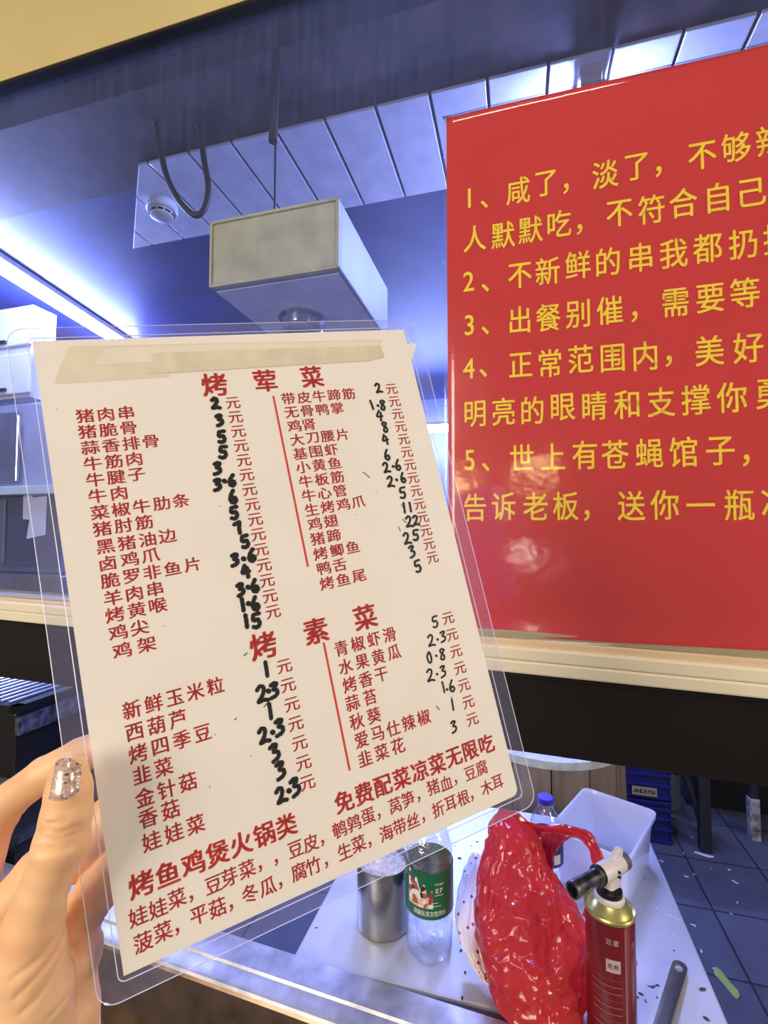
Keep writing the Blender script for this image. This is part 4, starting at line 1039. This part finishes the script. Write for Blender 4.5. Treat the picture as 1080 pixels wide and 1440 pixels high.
# herb scraps on the table, all alike
M['herb'] = principled('dark_herb', rgb(40, 62, 44), .6, vary=.4, vscale=300)
herb = [(646, 1207, .0028), (671, 1184, .002), (702, 1180, .002), (648, 1337, .002), (654, 1368, .0018), (650, 1404, .0022), (652, 1296, .002), (901, 1398, .0022), (925, 1386, .0018), (918, 1389, .0016), (988, 1392, .0034), (993, 1433, .0028), (895, 1402, .0022), (908, 1408, .0016), (924, 1403, .0014), (445, 1305, .0016), (640, 1190, .0015), (907, 1236, .0014), (948, 1337, .0014), (663, 1190, .0013)]
for i, (px, py, r) in enumerate(herb):
    p = tpos(px, py); bm = BM(); a = random.random() * PI
    bmesh.ops.create_icosphere(bm, subdivisions=2, radius=1)
    for v in bm.verts:
        k = 1 + .5 * noise.noise(v.co * 1.4 + Vector((i, 0, 0)))
        x, y = v.co.x * r * 1.6 * k, v.co.y * r * .8 * k
        v.co = p + Vector((x * math.cos(a) - y * math.sin(a), x * math.sin(a) + y * math.cos(a), max(0, (v.co.z * .35 + .35) * r)))
    tag(obj('herb_scrap', bm, M['herb'], smooth=True), 'tiny dark herb scrap on the steel table top', 'food scrap', 'herb scraps on the table')
M['pale_scrap'] = principled('pale_scrap', rgb(226, 228, 234), .5)
def scrap(px, py, z, l, wd, ang, label, cat, group, mat, name, flat=.22):
    p = ath(px, py, z); bm = BM(); n = 7
    d = Vector((math.cos(ang), math.sin(ang), 0)); s_ = Vector((-d.y, d.x, 0))
    rs = []
    for k in range(n):
        t = k / (n - 1) - .5; ww = wd * (.35 + .65 * math.sqrt(max(0, 1 - (2 * t) ** 2))) * (1 + .3 * noise.noise(Vector((px + k, py, 0))))
        c_ = p + d * l * t + s_ * wd * .5 * math.sin(t * 4 + px)
        rs.append([c_ + s_ * ww * .5 * math.cos(2 * PI * j / 8) + ZV * (wd * flat + wd * flat * math.sin(2 * PI * j / 8)) for j in range(8)])
    rings(bm, rs)
    return tag(obj(name, bm, mat, smooth=True), label, cat, group)
for px, py, l, wd, a in ((946, 1290, .022, .003, -.5), (949, 1317, .008, .003, 1.8), (923, 1277, .008, .003, .2), (921, 1251, .006, .003, .3), (916, 1246, .005, .002, 0)):
    scrap(px, py, ZT, l, wd, a, 'thin white peel scrap on the steel table top near its right edge', 'food scrap', 'white scraps on the table', M['pale_scrap'], 'peel_scrap')
scrap(917, 1387, ZT, .013, .003, -.3, 'small brown stick scrap between the gas can and ladle', 'food scrap', None, principled('brown_scrap', rgb(120, 104, 110), .6), 'stick_scrap')
scrap(892, 1350, ZT, .010, .010, .3, 'pink paper scrap peeking out right of the gas can', 'paper scrap', None, principled('pink_scrap', rgb(220, 90, 140), .6), 'paper_scrap')

# ------------------------------------------------------------------ bags
def bag_mesh(rows, Yof, depth, folds, seed, nseg=96, nrow=90, jitter=0.0):
    ys = [r[0] for r in rows]
    def interp(y, k):
        for a, b in zip(rows, rows[1:]):
            if a[0] <= y <= b[0]: t = (y - a[0]) / (b[0] - a[0]); t = t * t * (3 - 2 * t); return a[k] + (b[k] - a[k]) * t
        return rows[-1][k]
    bm = BM(); rs = []
    for i in range(nrow + 1):
        y = ys[0] + (ys[-1] - ys[0]) * i / nrow
        Y = Yof(y); xl, xr = interp(y, 1), interp(y, 2)
        a, b = atY(xl, y, Y), atY(xr, y, Y); c = (a + b) / 2; hw = (b - a).length / 2; dd = min(depth(y), hw * 1.2 + .004)
        rg = []
        for j in range(nseg):
            th = 2 * PI * j / nseg; cs, sn_ = math.cos(th), math.sin(th)
            e = .8
            x = hw * math.copysign(abs(cs) ** e, cs); yy = dd * math.copysign(abs(sn_) ** e, sn_)
            p = Vector((c.x + x, c.y + yy, a.z))
            q = Vector((cs * 2.2, sn_ * 2.2, p.z * 11)) + Vector((seed, 0, 0))
            rdg = (1 - abs(noise.noise(q * 1.1)) * 2) * .55 + (1 - abs(noise.noise(q * 2.3 + Vector((5, 1, 2)))) * 2) * .32 + (1 - abs(noise.noise(q * 4.9)) * 2) * .16
            k = folds * rdg * min(1, hw / .03)
            edge = abs(sn_) ** .5
            p += Vector((cs * .55, sn_, 0)) * k * (.35 + .65 * edge)
            p.z += folds * .4 * noise.noise(q * 1.7 + Vector((0, 9, 0)))
            if jitter: p += Vector((random.uniform(-1, 1), random.uniform(-1, 1), random.uniform(-1, 1))) * jitter * min(1, hw / .03)
            p.z = max(p.z, ZT + .0006)
            rg.append(p)
        rs.append(rg)
    rings(bm, rs)
    if jitter: bmesh.ops.triangulate(bm, faces=bm.faces, quad_method='SHORT_EDGE')
    return bm
M['red_bag'] = thin_plastic('red_bag_film', rgb(236, 72, 76), trans=.24, tlu=.5, rough=.16, bump=.5, bscale=48, see=(.9, .28, .34, 1))
M['red_web'] = thin_plastic('red_bag_single_film', rgb(214, 40, 60), trans=.55, tlu=.55, rough=.14, bump=.8, bscale=40, see=(.85, .35, .52, 1))
rb_rows = [(1142, 703, 711), (1150, 699, 727), (1163, 694, 746), (1185, 689, 755), (1210, 684, 766), (1240, 677, 782), (1260, 674, 803), (1290, 672, 818), (1330, 674, 816), (1365, 686, 812), (1393, 700, 806)]
def rbY(y): return .845 - (y - 1142) / (1393 - 1142) * .095
rbag = empty('plastic_bag', atY(755, 1393, .75), 'crumpled red plastic carrier bag with a loop handle beside the gas torch', 'bag')
rbag.location.z = ZT
bb_ = obj('bag_body', bag_mesh(rb_rows, rbY, lambda y: .012 + .058 * min(1, max(0, (y - 1142) / 190)) ** .8, .016, 3.1, 30, 20, .0042), M['red_bag'], rbag, smooth=True, sharp=180)
cre = bb_.data.attributes.new('crease_edge', 'FLOAT', 'EDGE')
for d_e in cre.data: d_e.value = random.choice((0, .25, .5, .8, .95))
sb_m = bb_.modifiers.new('subdivide', 'SUBSURF'); sb_m.levels = sb_m.render_levels = 3
# handle loop
hpts = [atY(x, y, Y) for x, y, Y in ((738, 1160, .842), (757, 1165, .846), (782, 1167, .848), (806, 1170, .845), (823, 1176, .838), (833, 1189, .826), (840, 1207, .812), (842, 1228, .80), (834, 1262, .785), (822, 1290, .775))]
hc_ = catmull(hpts, 6)
bm = BM(); rows_ = []
for i, p in enumerate(hc_):
    d = (hc_[min(i + 1, len(hc_) - 1)] - hc_[max(i - 1, 0)]).normalized(); vw = (CAM - p).normalized(); s_ = d.cross(vw).normalized()
    t = i / (len(hc_) - 1); wd = .0045 + .005 * math.sin(t * PI) + .0012 * math.sin(t * 30); nn = s_.cross(d).normalized()
    rows_.append([p + s_ * wd * (x) + nn * (.0022 * math.cos(x * 5 + t * 9)) for x in (-1, -.6, -.2, .2, .6, 1)])
rings(bm, rows_, cap0=False, cap1=False, closed=False)
ho = obj('handle', bm, M['red_bag'], rbag, smooth=True); so = ho.modifiers.new('thick', 'SOLIDIFY'); so.thickness = .0007; so.offset = 0
# thin web of film between handle and body
bm = BM(); gg = []
A_, B_, C__, D__ = atY(742, 1163, .838), atY(808, 1174, .842), atY(778, 1250, .800), atY(750, 1215, .812)
for i in range(25):
    t = i / 24; l = A_.lerp(D__, t); r = B_.lerp(C__, t)
    r = r.lerp(l, .30 * math.sin(t * PI) ** 1.0)
    rw = []
    for j in range(25):
        s_ = j / 24; p = l.lerp(r, s_); f = .0035 * math.sin((s_ * 1.2 - t * .6) * 26) * (1 - abs(2 * t - 1) * .5) + .003 * noise.noise(Vector((s_ * 7, t * 7, 3)))
        rw.append(p + (CAM - p).normalized() * f)
    gg.append(rw)
rings(bm, gg, cap0=False, cap1=False, closed=False)
ho = obj('loose_film', bm, M['red_web'], rbag, smooth=True); so = ho.modifiers.new('thick', 'SOLIDIFY'); so.thickness = .0004; so.offset = 0
# white printed bag behind it
m, nt, bs, out = newmat('white_bag_flower_print'); L = nt.links.new
tc = nd(nt, 'ShaderNodeTexCoord'); vo = nd(nt, 'ShaderNodeTexVoronoi'); vo.inputs['Scale'].default_value = 92; vo.inputs['Randomness'].default_value = 1; L(tc.outputs['Object'], vo.inputs[0])
lt = nd(nt, 'ShaderNodeMath', operation='LESS_THAN'); lt.inputs[1].default_value = .24; L(vo.outputs['Distance'], lt.inputs[0])
cr = nd(nt, 'ShaderNodeValToRGB'); cr.color_ramp.interpolation = 'CONSTANT'
for i, (p, c) in enumerate(((0, (176, 60, 70)), (.35, (90, 80, 96)), (.5, (226, 222, 232)), (.68, (60, 84, 170)), (.8, (178, 96, 70)))):
    e_ = cr.color_ramp.elements[i] if i < 2 else cr.color_ramp.elements.new(p); e_.position = p; e_.color = rgb(*c)
sp = nd(nt, 'ShaderNodeSeparateColor'); L(vo.outputs['Color'], sp.inputs[0]); L(sp.outputs[0], cr.inputs[0])
mx = nd(nt, 'ShaderNodeMix', data_type='RGBA'); L(lt.outputs[0], mx.inputs[0]); mx.inputs[6].default_value = rgb(232, 228, 238); L(cr.outputs[0], mx.inputs[7])
L(mx.outputs[2], bs.inputs['Base Color']); bs.inputs['Roughness'].default_value = .35
wb_rows = [(1201, 667, 670), (1212, 660, 684), (1230, 652, 685), (1260, 644, 680), (1290, 641, 677), (1315, 645, 677), (1340, 656, 681), (1362, 668, 686), (1376, 680, 694)]
wbag = empty('printed_bag', atY(680, 1376, .77), 'white plastic bag with small coloured flower prints, left of the red bag', 'bag'); wbag.location.z = ZT
obj('bag_body', bag_mesh(wb_rows, lambda y: .93 - (y - 1201) / 175 * .155, lambda y: .014 + .012 * min(1, (y - 1201) / 120), .006, 8.4), m, wbag, smooth=True, sharp=30)

# ------------------------------------------------------------------ shop floor behind the table
pB = ath(780, 1150, 0); Yb = 1.62
cbz = atY(764, 1078, Yb); cbar = Vector((cbz.x, cbz.y, 0))
ztop = atY(805, 1071, Yb - .235).z
barrel = empty('wooden_barrel', cbar, 'pale wooden barrel with a light top standing behind the table', 'barrel')
M['wood'] = principled('weathered_wood', rgb(140, 124, 110), .7, vary=.55, vscale=5, bump=.4, bscale=20, stretch=(5, 5, .6))
RB = .24
for k in range(14):
    a0, a1 = 2 * PI * k / 14 + .008, 2 * PI * (k + 1) / 14 - .008
    bm = BM(); rs = []
    for h in (0, .25, .5, .75, 1):
        rr_k = RB * (1 + .03 * math.sin(PI * h)); zz_ = h * (ztop - .006)
        rs.append([cbar + Vector((math.cos(a0 + (a1 - a0) * j / 4) * rr_k, math.sin(a0 + (a1 - a0) * j / 4) * rr_k, zz_)) for j in range(5)] + [cbar + Vector((math.cos(a1 - (a1 - a0) * j / 4) * (rr_k - .018), math.sin(a1 - (a1 - a0) * j / 4) * (rr_k - .018), zz_)) for j in range(5)])
    rings(bm, rs); obj('stave', bm, M['wood'], barrel, smooth=True, sharp=40)
bm = BM(); lathe(bm, cbar, [(.001, ztop - .02), (RB - .02, ztop - .02), (RB - .02, ztop), (RB + .003, ztop), (RB + .003, ztop - .022), (RB - .019, ztop - .024)], n=64, cap0=False, cap1=False)
obj('pale_rim', bm, principled('pale_rim', rgb(206, 214, 208), .5, vary=.25, vscale=30), barrel, smooth=True)
# stacked blue crates
M['crate'] = principled('blue_crate_plastic', rgb(26, 32, 104), .4, vary=.25)
def crate(base, label, grp, tagtext=None):
    e = empty('plastic_crate', base, label, 'crate', grp)
    wd, dp, h = .42, .30, .205
    a, b = RV * wd, IV * dp
    o = base - RV * wd / 2
    if True:
        for oo, x, y in ((o, a, IV * .008), (o + b - IV * .008, a, IV * .008), (o, RV * .008, b), (o + a - RV * .008, RV * .008, b)):
            bm = BM(); boxv(bm, oo + ZV * .004, x, y, ZV * (h - .01)); obj('wall', bm, M['crate'], e)
    for z in (.0, .055, .105, .150, h - .022):
        bm = BM()
        for oo, x, y in ((o - RV * .006 - IV * .008, a + RV * .012, IV * .010), (o - RV * .008, RV * .010, b), (o + a - RV * .002, RV * .010, b)):
            boxv(bm, oo + ZV * z, x, y, ZV * .016)
        obj('rib', bm, M['crate'], e, bevel=.002)
    bm = BM(); boxv(bm, o + ZV * .002, a, b, ZV * .006); obj('base', bm, M['crate'], e)
    if tagtext:
        c_ = o + a - RV * .115 - IV * .0125 + ZV * .036
        bm = BM(); boxv(bm, c_ - RV * .055 - ZV * .020, RV * .11, -IV * .002, ZV * .04); obj('paper_label', bm, principled('tan_label', rgb(176, 160, 130), .6), e)
        bm = BM()
        for i, ch in enumerate(tagtext):
            put_glyph(bm, ch, lambda x, y, i=i: c_ - IV * .0024 + RV * ((i - (len(tagtext) - 1) / 2) * .0165 + x) + ZV * y, .024, .030, .02)
        flat_obj('label_writing', bm, M['black_ink'], e)
    return e
cbs = ath(912, 1193, 0); 
cr_right = ath(945, 1190, 0)
base = cr_right - RV * .21 + IV * .01; base.z = 0
crate(base.copy(), 'dark blue plastic crate on the floor, bottom of the stack behind the container', None)
base.z = .207
crate(base.copy(), 'dark blue plastic crate with a tan label, second from the floor', None, 'ANOEMA')
base.z = .414
crate(base.copy(), 'dark blue plastic crate on top of the labelled crate, half hidden by the black panel', None)
# steel stand with legs and a pot, black block as shade under the cabinet
pl = ath(994, 1200, 0); pl2 = ath(1063, 1183, 0)
stnd = empty('metal_stand', (pl + pl2) / 2, 'black metal stand with a diagonal brace on the dark tiled floor', 'stand')
bm = BM(); boxv(bm, pl - RV * .024, RV * .048, IV * .048, ZV * .72); obj('leg', bm, M['dark'], stnd, bevel=.003)
bm = BM(); boxv(bm, pl2 - RV * .018, RV * .036, IV * .036, ZV * .72); l2 = obj('leg', bm, M['dark'], stnd, bevel=.003)
bm = BM(); boxv(bm, pl2 - RV * .022 - IV * .004, RV * .044, IV * .044, ZV * .20); obj('white_sleeve', bm, principled('worn_white_sleeve', rgb(170, 170, 176), .6, vary=.9, vscale=24), stnd, bevel=.003)
bm = BM(); tube(bm, [pl + ZV * .10 + IV * .03, pl + RV * -.10 + ZV * .42 + IV * .03], .018, 8); obj('brace', bm, M['dark'], stnd)
bm = BM(); boxv(bm, pl - RV * .024, RV * .5, IV * .16, ZV * .03); bmesh.ops.translate(bm, verts=bm.verts, vec=ZV * .72); obj('shelf', bm, M['dark'], stnd)
pp = ath(957, 1168, 0); pp += IV * .26 - RV * .01; pp.z = 0
pot = empty('cooking_pot', pp, 'dull metal pot on the floor between the crates and the black stand', 'pot')
bm = BM(); lathe(bm, pp, [(.001, 0), (.078, 0), (.085, .02), (.085, .17), (.090, .175), (.090, .185), (.083, .185), (.081, .02), (.001, .012)], n=40, cap0=False, cap1=False); obj('pot_wall', bm, M['grey'], pot, smooth=True)
bm = BM(); lathe(bm, pp + ZV * .186, [(.088, 0), (.088, .006), (.065, .03), (.02, .042), (.018, .06), (.001, .062)], n=40, cap0=False); obj('lid', bm, M['chrome'], pot, smooth=True)
wc0 = ath(1030, 1186, 0); wc = wc0 + IV * .22
cab = empty('work_cabinet', wc + RV * .3, 'grey metal cabinet over a black block standing for the shade below it, behind the black stand', 'cabinet')
bm = BM(); boxv(bm, wc - RV * .12 + ZV * .30, RV * 1.34, IV * .5, ZV * .55); obj('body', bm, M['grey'], cab, bevel=.004)
bm = BM(); boxv(bm, wc - RV * .10 + IV * .10, RV * 1.30, IV * .36, ZV * .30); obj('base', bm, M['black'], cab)  # black block put where only shade lies under the cabinet
bm = BM(); boxv(bm, wc - RV * .02 + ZV * .31 - IV * .012, RV * .40, IV * .012, ZV * .50); dd = obj('door', bm, M['grey'], cab, bevel=.003)
bm = BM(); boxv(bm, wc + RV * .33 + ZV * .5 - IV * .03, RV * .012, IV * .018, ZV * .12); obj('handle', bm, M['chrome'], dd)
# litter on the floor
lab = 'small white food scrap on the dark floor tiles'
for px, py, l, wd, a in ((928, 1210, .012, .010, .2), (932, 1212, .014, .008, 1.2), (965, 1233, .018, .013, .1), (976, 1230, .010, .008, 0), (1026, 1224, .014, .012, .8), (1034, 1241, .03, .012, -.6), (1037, 1270, .012, .010, 0), (975, 1302, .024, .010, -1.0), (986, 1338, .016, .010, .4), (1007, 1365, .030, .009, -1.0), (973, 1178, .012, .012, 0), (961, 1200, .012, .01, 0), (1028, 1285, .008, .008, 0), (1000, 1222, .008, .008, 0)):
    scrap(px, py, 0, l * .8, wd * .75, a, lab, 'food scrap', 'white scraps on the floor', M['pale_scrap'], 'floor_scrap')
scrap(990, 1203, 0, .075, .016, -.25, 'curved white strip at the foot of the black stand leg', 'food scrap', None, M['pale_scrap'], 'white_strip')
scrap(1021, 1382, 0, .060, .062, -.45, 'pale green leaf lying on the dark tiles at lower right', 'leaf', None, principled('pale_green_leaf', rgb(150, 178, 96), .6, vary=.15, vscale=90), 'leaf', .03)

# ------------------------------------------------------------------ kitchen things at the far left, behind the glass
YL = 2.25
def dof(Y): return (atY(0, 750, Y) - WO).dot(IV)
def pbox(bm, x0, x1, y0, y1, Y, dp):
    d = dof(Y); (sa, za), (sb, _), (_, zc) = onwall(x0, y1, d), onwall(x1, y1, d), onwall(0, y0, d); za = onwall(0, y1, d)[1]
    boxw(bm, sa, sb, d, d + dp, za, zc)
def ponp(x, y, Y):
    s_, z_ = onwall(x, y, dof(Y)); return W(s_, dof(Y), z_)
wcb = empty('wall_cabinet', atY(0, 556, YL), 'white two-door wall cabinet at the upper left behind the glass', 'cabinet')
bm = BM(); pbox(bm, -90, 42, 436, 562, YL + .02, .12); obj('body', bm, M['white'], wcb)
for y0, y1 in ((436, 489), (500, 556)):
    bm = BM(); pbox(bm, -88, 40, y0, y1, YL, .018); dd = obj('door', bm, M['white'], wcb, bevel=.006)
    bm = BM(); pbox(bm, -4, 6, y1 - 10, y1 - 6, YL - .015, .015); obj('handle', bm, M['black'], dd)
stm = empty('steam_cabinet', atY(0, 684, YL), 'bluish steel steam cabinet below the white wall cabinet', 'cabinet')
bm = BM(); pbox(bm, -90, 78, 570, 685.6, YL + .03, .45); obj('body', bm, M['box_body'], stm, bevel=.01)
bm = BM(); pbox(bm, -88, 24, 580, 680, YL + .012, .018); dd = obj('door', bm, M['grey'], stm, bevel=.012)
bm = BM(); tube(bm, [ponp(26, 585, YL - .01), ponp(23, 676, YL - .01)], .007, 10); obj('handle', bm, M['chrome'], dd, smooth=True)
shf = empty('wall_shelf', atY(20, 700, YL), 'pale green glass-edged shelf with the steam cabinet on top', 'shelf')
bm = BM(); pbox(bm, -110, 85, 684, 696, YL - .06, .55); obj('board', bm, principled('pale_green_shelf', rgb(196, 212, 206), .3), shf, bevel=.003)
ovn = empty('oven', atY(20, 800, YL), 'dark front oven with white paper notes taped on below the shelf', 'oven')
bm = BM(); pbox(bm, -110, 82, 699, 804, YL + .02, .45); obj('body', bm, M['grey'], ovn, bevel=.006)
bm = BM(); pbox(bm, 8, 80, 702, 796, YL, .02); dd = obj('door', bm, principled('dark_oven_glass', rgb(74, 74, 92), .15, vary=.2), ovn, bevel=.004)
bm = BM(); pbox(bm, -105, 4, 702, 796, YL, .02); obj('side_panel', bm, M['grey'], ovn, bevel=.004)
notes = principled('paper_note', rgb(222, 222, 232), .7)
for k, (q, lab) in enumerate(((((33, 692), (46, 691), (44, 731), (32, 730)), 'smaller paper note taped on the dark oven door'), (((46, 700), (66, 697), (64, 752), (37, 758)), 'larger paper note with a ragged lower edge taped on the dark oven door'))):
    bm = BM(); ps = [ponp(x, y, YL - .003 - .004 * k) for x, y in q]; prism(bm, ps, IV * .0012)
    e_ = obj('paper_note', bm, notes); tag(e_, lab, 'note')
bch = empty('work_bench', atY(20, 812, YL), 'bright steel bench under the dark oven, just above the window sill', 'bench')
bm = BM(); pbox(bm, -120, 86, 808, 834, YL - .10, .7); obj('bench_top', bm, M['steel'], bch, bevel=.004)
for px in (-100, 60):
    bm = BM(); p = atY(px, 832, YL); boxv(bm, Vector((p.x, p.y, 0)), RV * .04, IV * .04, ZV * p.z); obj('leg', bm, M['steel'], bch)

# grill at lower left under the black panel
ZG = EYE - .40
gA, gB = ath(0, 1000, ZG), ath(80, 970, ZG)
sg = (ath(0, 1004, ZG) - WO).dot(RV); dg0 = (ath(0, 1004, ZG) - WO).dot(IV)
gr = empty('charcoal_grill', W(sg - .25, .25, EYE - .9), 'black box grill with parallel steel rods behind the opening at lower left', 'grill')
d0g, d1g = .06, .62
bm = BM()
boxw(bm, sg - .55, sg, d0g, d1g, ZG - .16, ZG - .012)
obj('fire_box', bm, M['black'], gr, bevel=.004)
bm = BM()
boxw(bm, sg - .02, sg + .004, d0g, d1g, ZG - .014, ZG + .004); boxw(bm, sg - .55, sg + .004, d1g - .02, d1g, ZG - .014, ZG + .004); boxw(bm, sg - .55, sg + .004, d0g, d0g + .02, ZG - .014, ZG + .004)
obj('top_frame', bm, M['black'], gr)
rodm = principled('grill_rod_steel', rgb(196, 196, 206), .3, .9)
for k in range(16):
    s_ = sg - .035 - k * .026
    bm = BM(); tube(bm, [W(s_, d0g + .01, ZG + .006), W(s_, d1g - .01, ZG + .006)], .0045, 8); obj('rod', bm, rodm, gr, smooth=True)
bm = BM(); boxw(bm, sg + .0, sg + .012, d0g, d1g, ZG - .060, ZG - .022); obj('speckled_side_rail', bm, principled('speckled_enamel', rgb(92, 92, 112), .5, .2, vary=.9, vscale=60), gr)
gs = empty('grill_stand', W(sg - .2, .3, 0), 'low dark steel stand carrying the charcoal grill', 'stand')
bm = BM(); boxw(bm, sg - .58, sg + .03, d0g - .02, d1g + .02, ZG - .20, ZG - .16); obj('top', bm, M['grey'], gs, bevel=.003)
bm = BM(); boxw(bm, sg - .56, sg + .01, d0g, d1g, .12, ZG - .20); obj('cabinet', bm, M['dark'], gs)
for a, b in ((sg - .56, d0g), (sg - .03, d0g), (sg - .56, d1g - .04), (sg - .03, d1g - .04)):
    bm = BM(); boxw(bm, a, a + .04, b, b + .04, 0, .12); obj('leg', bm, M['black'], gs)
bm = BM(); boxw(bm, sg + .01, sg + .02, d0g, d1g, ZG - .30, ZG - .285); obj('rail', bm, M['steel'], gs)
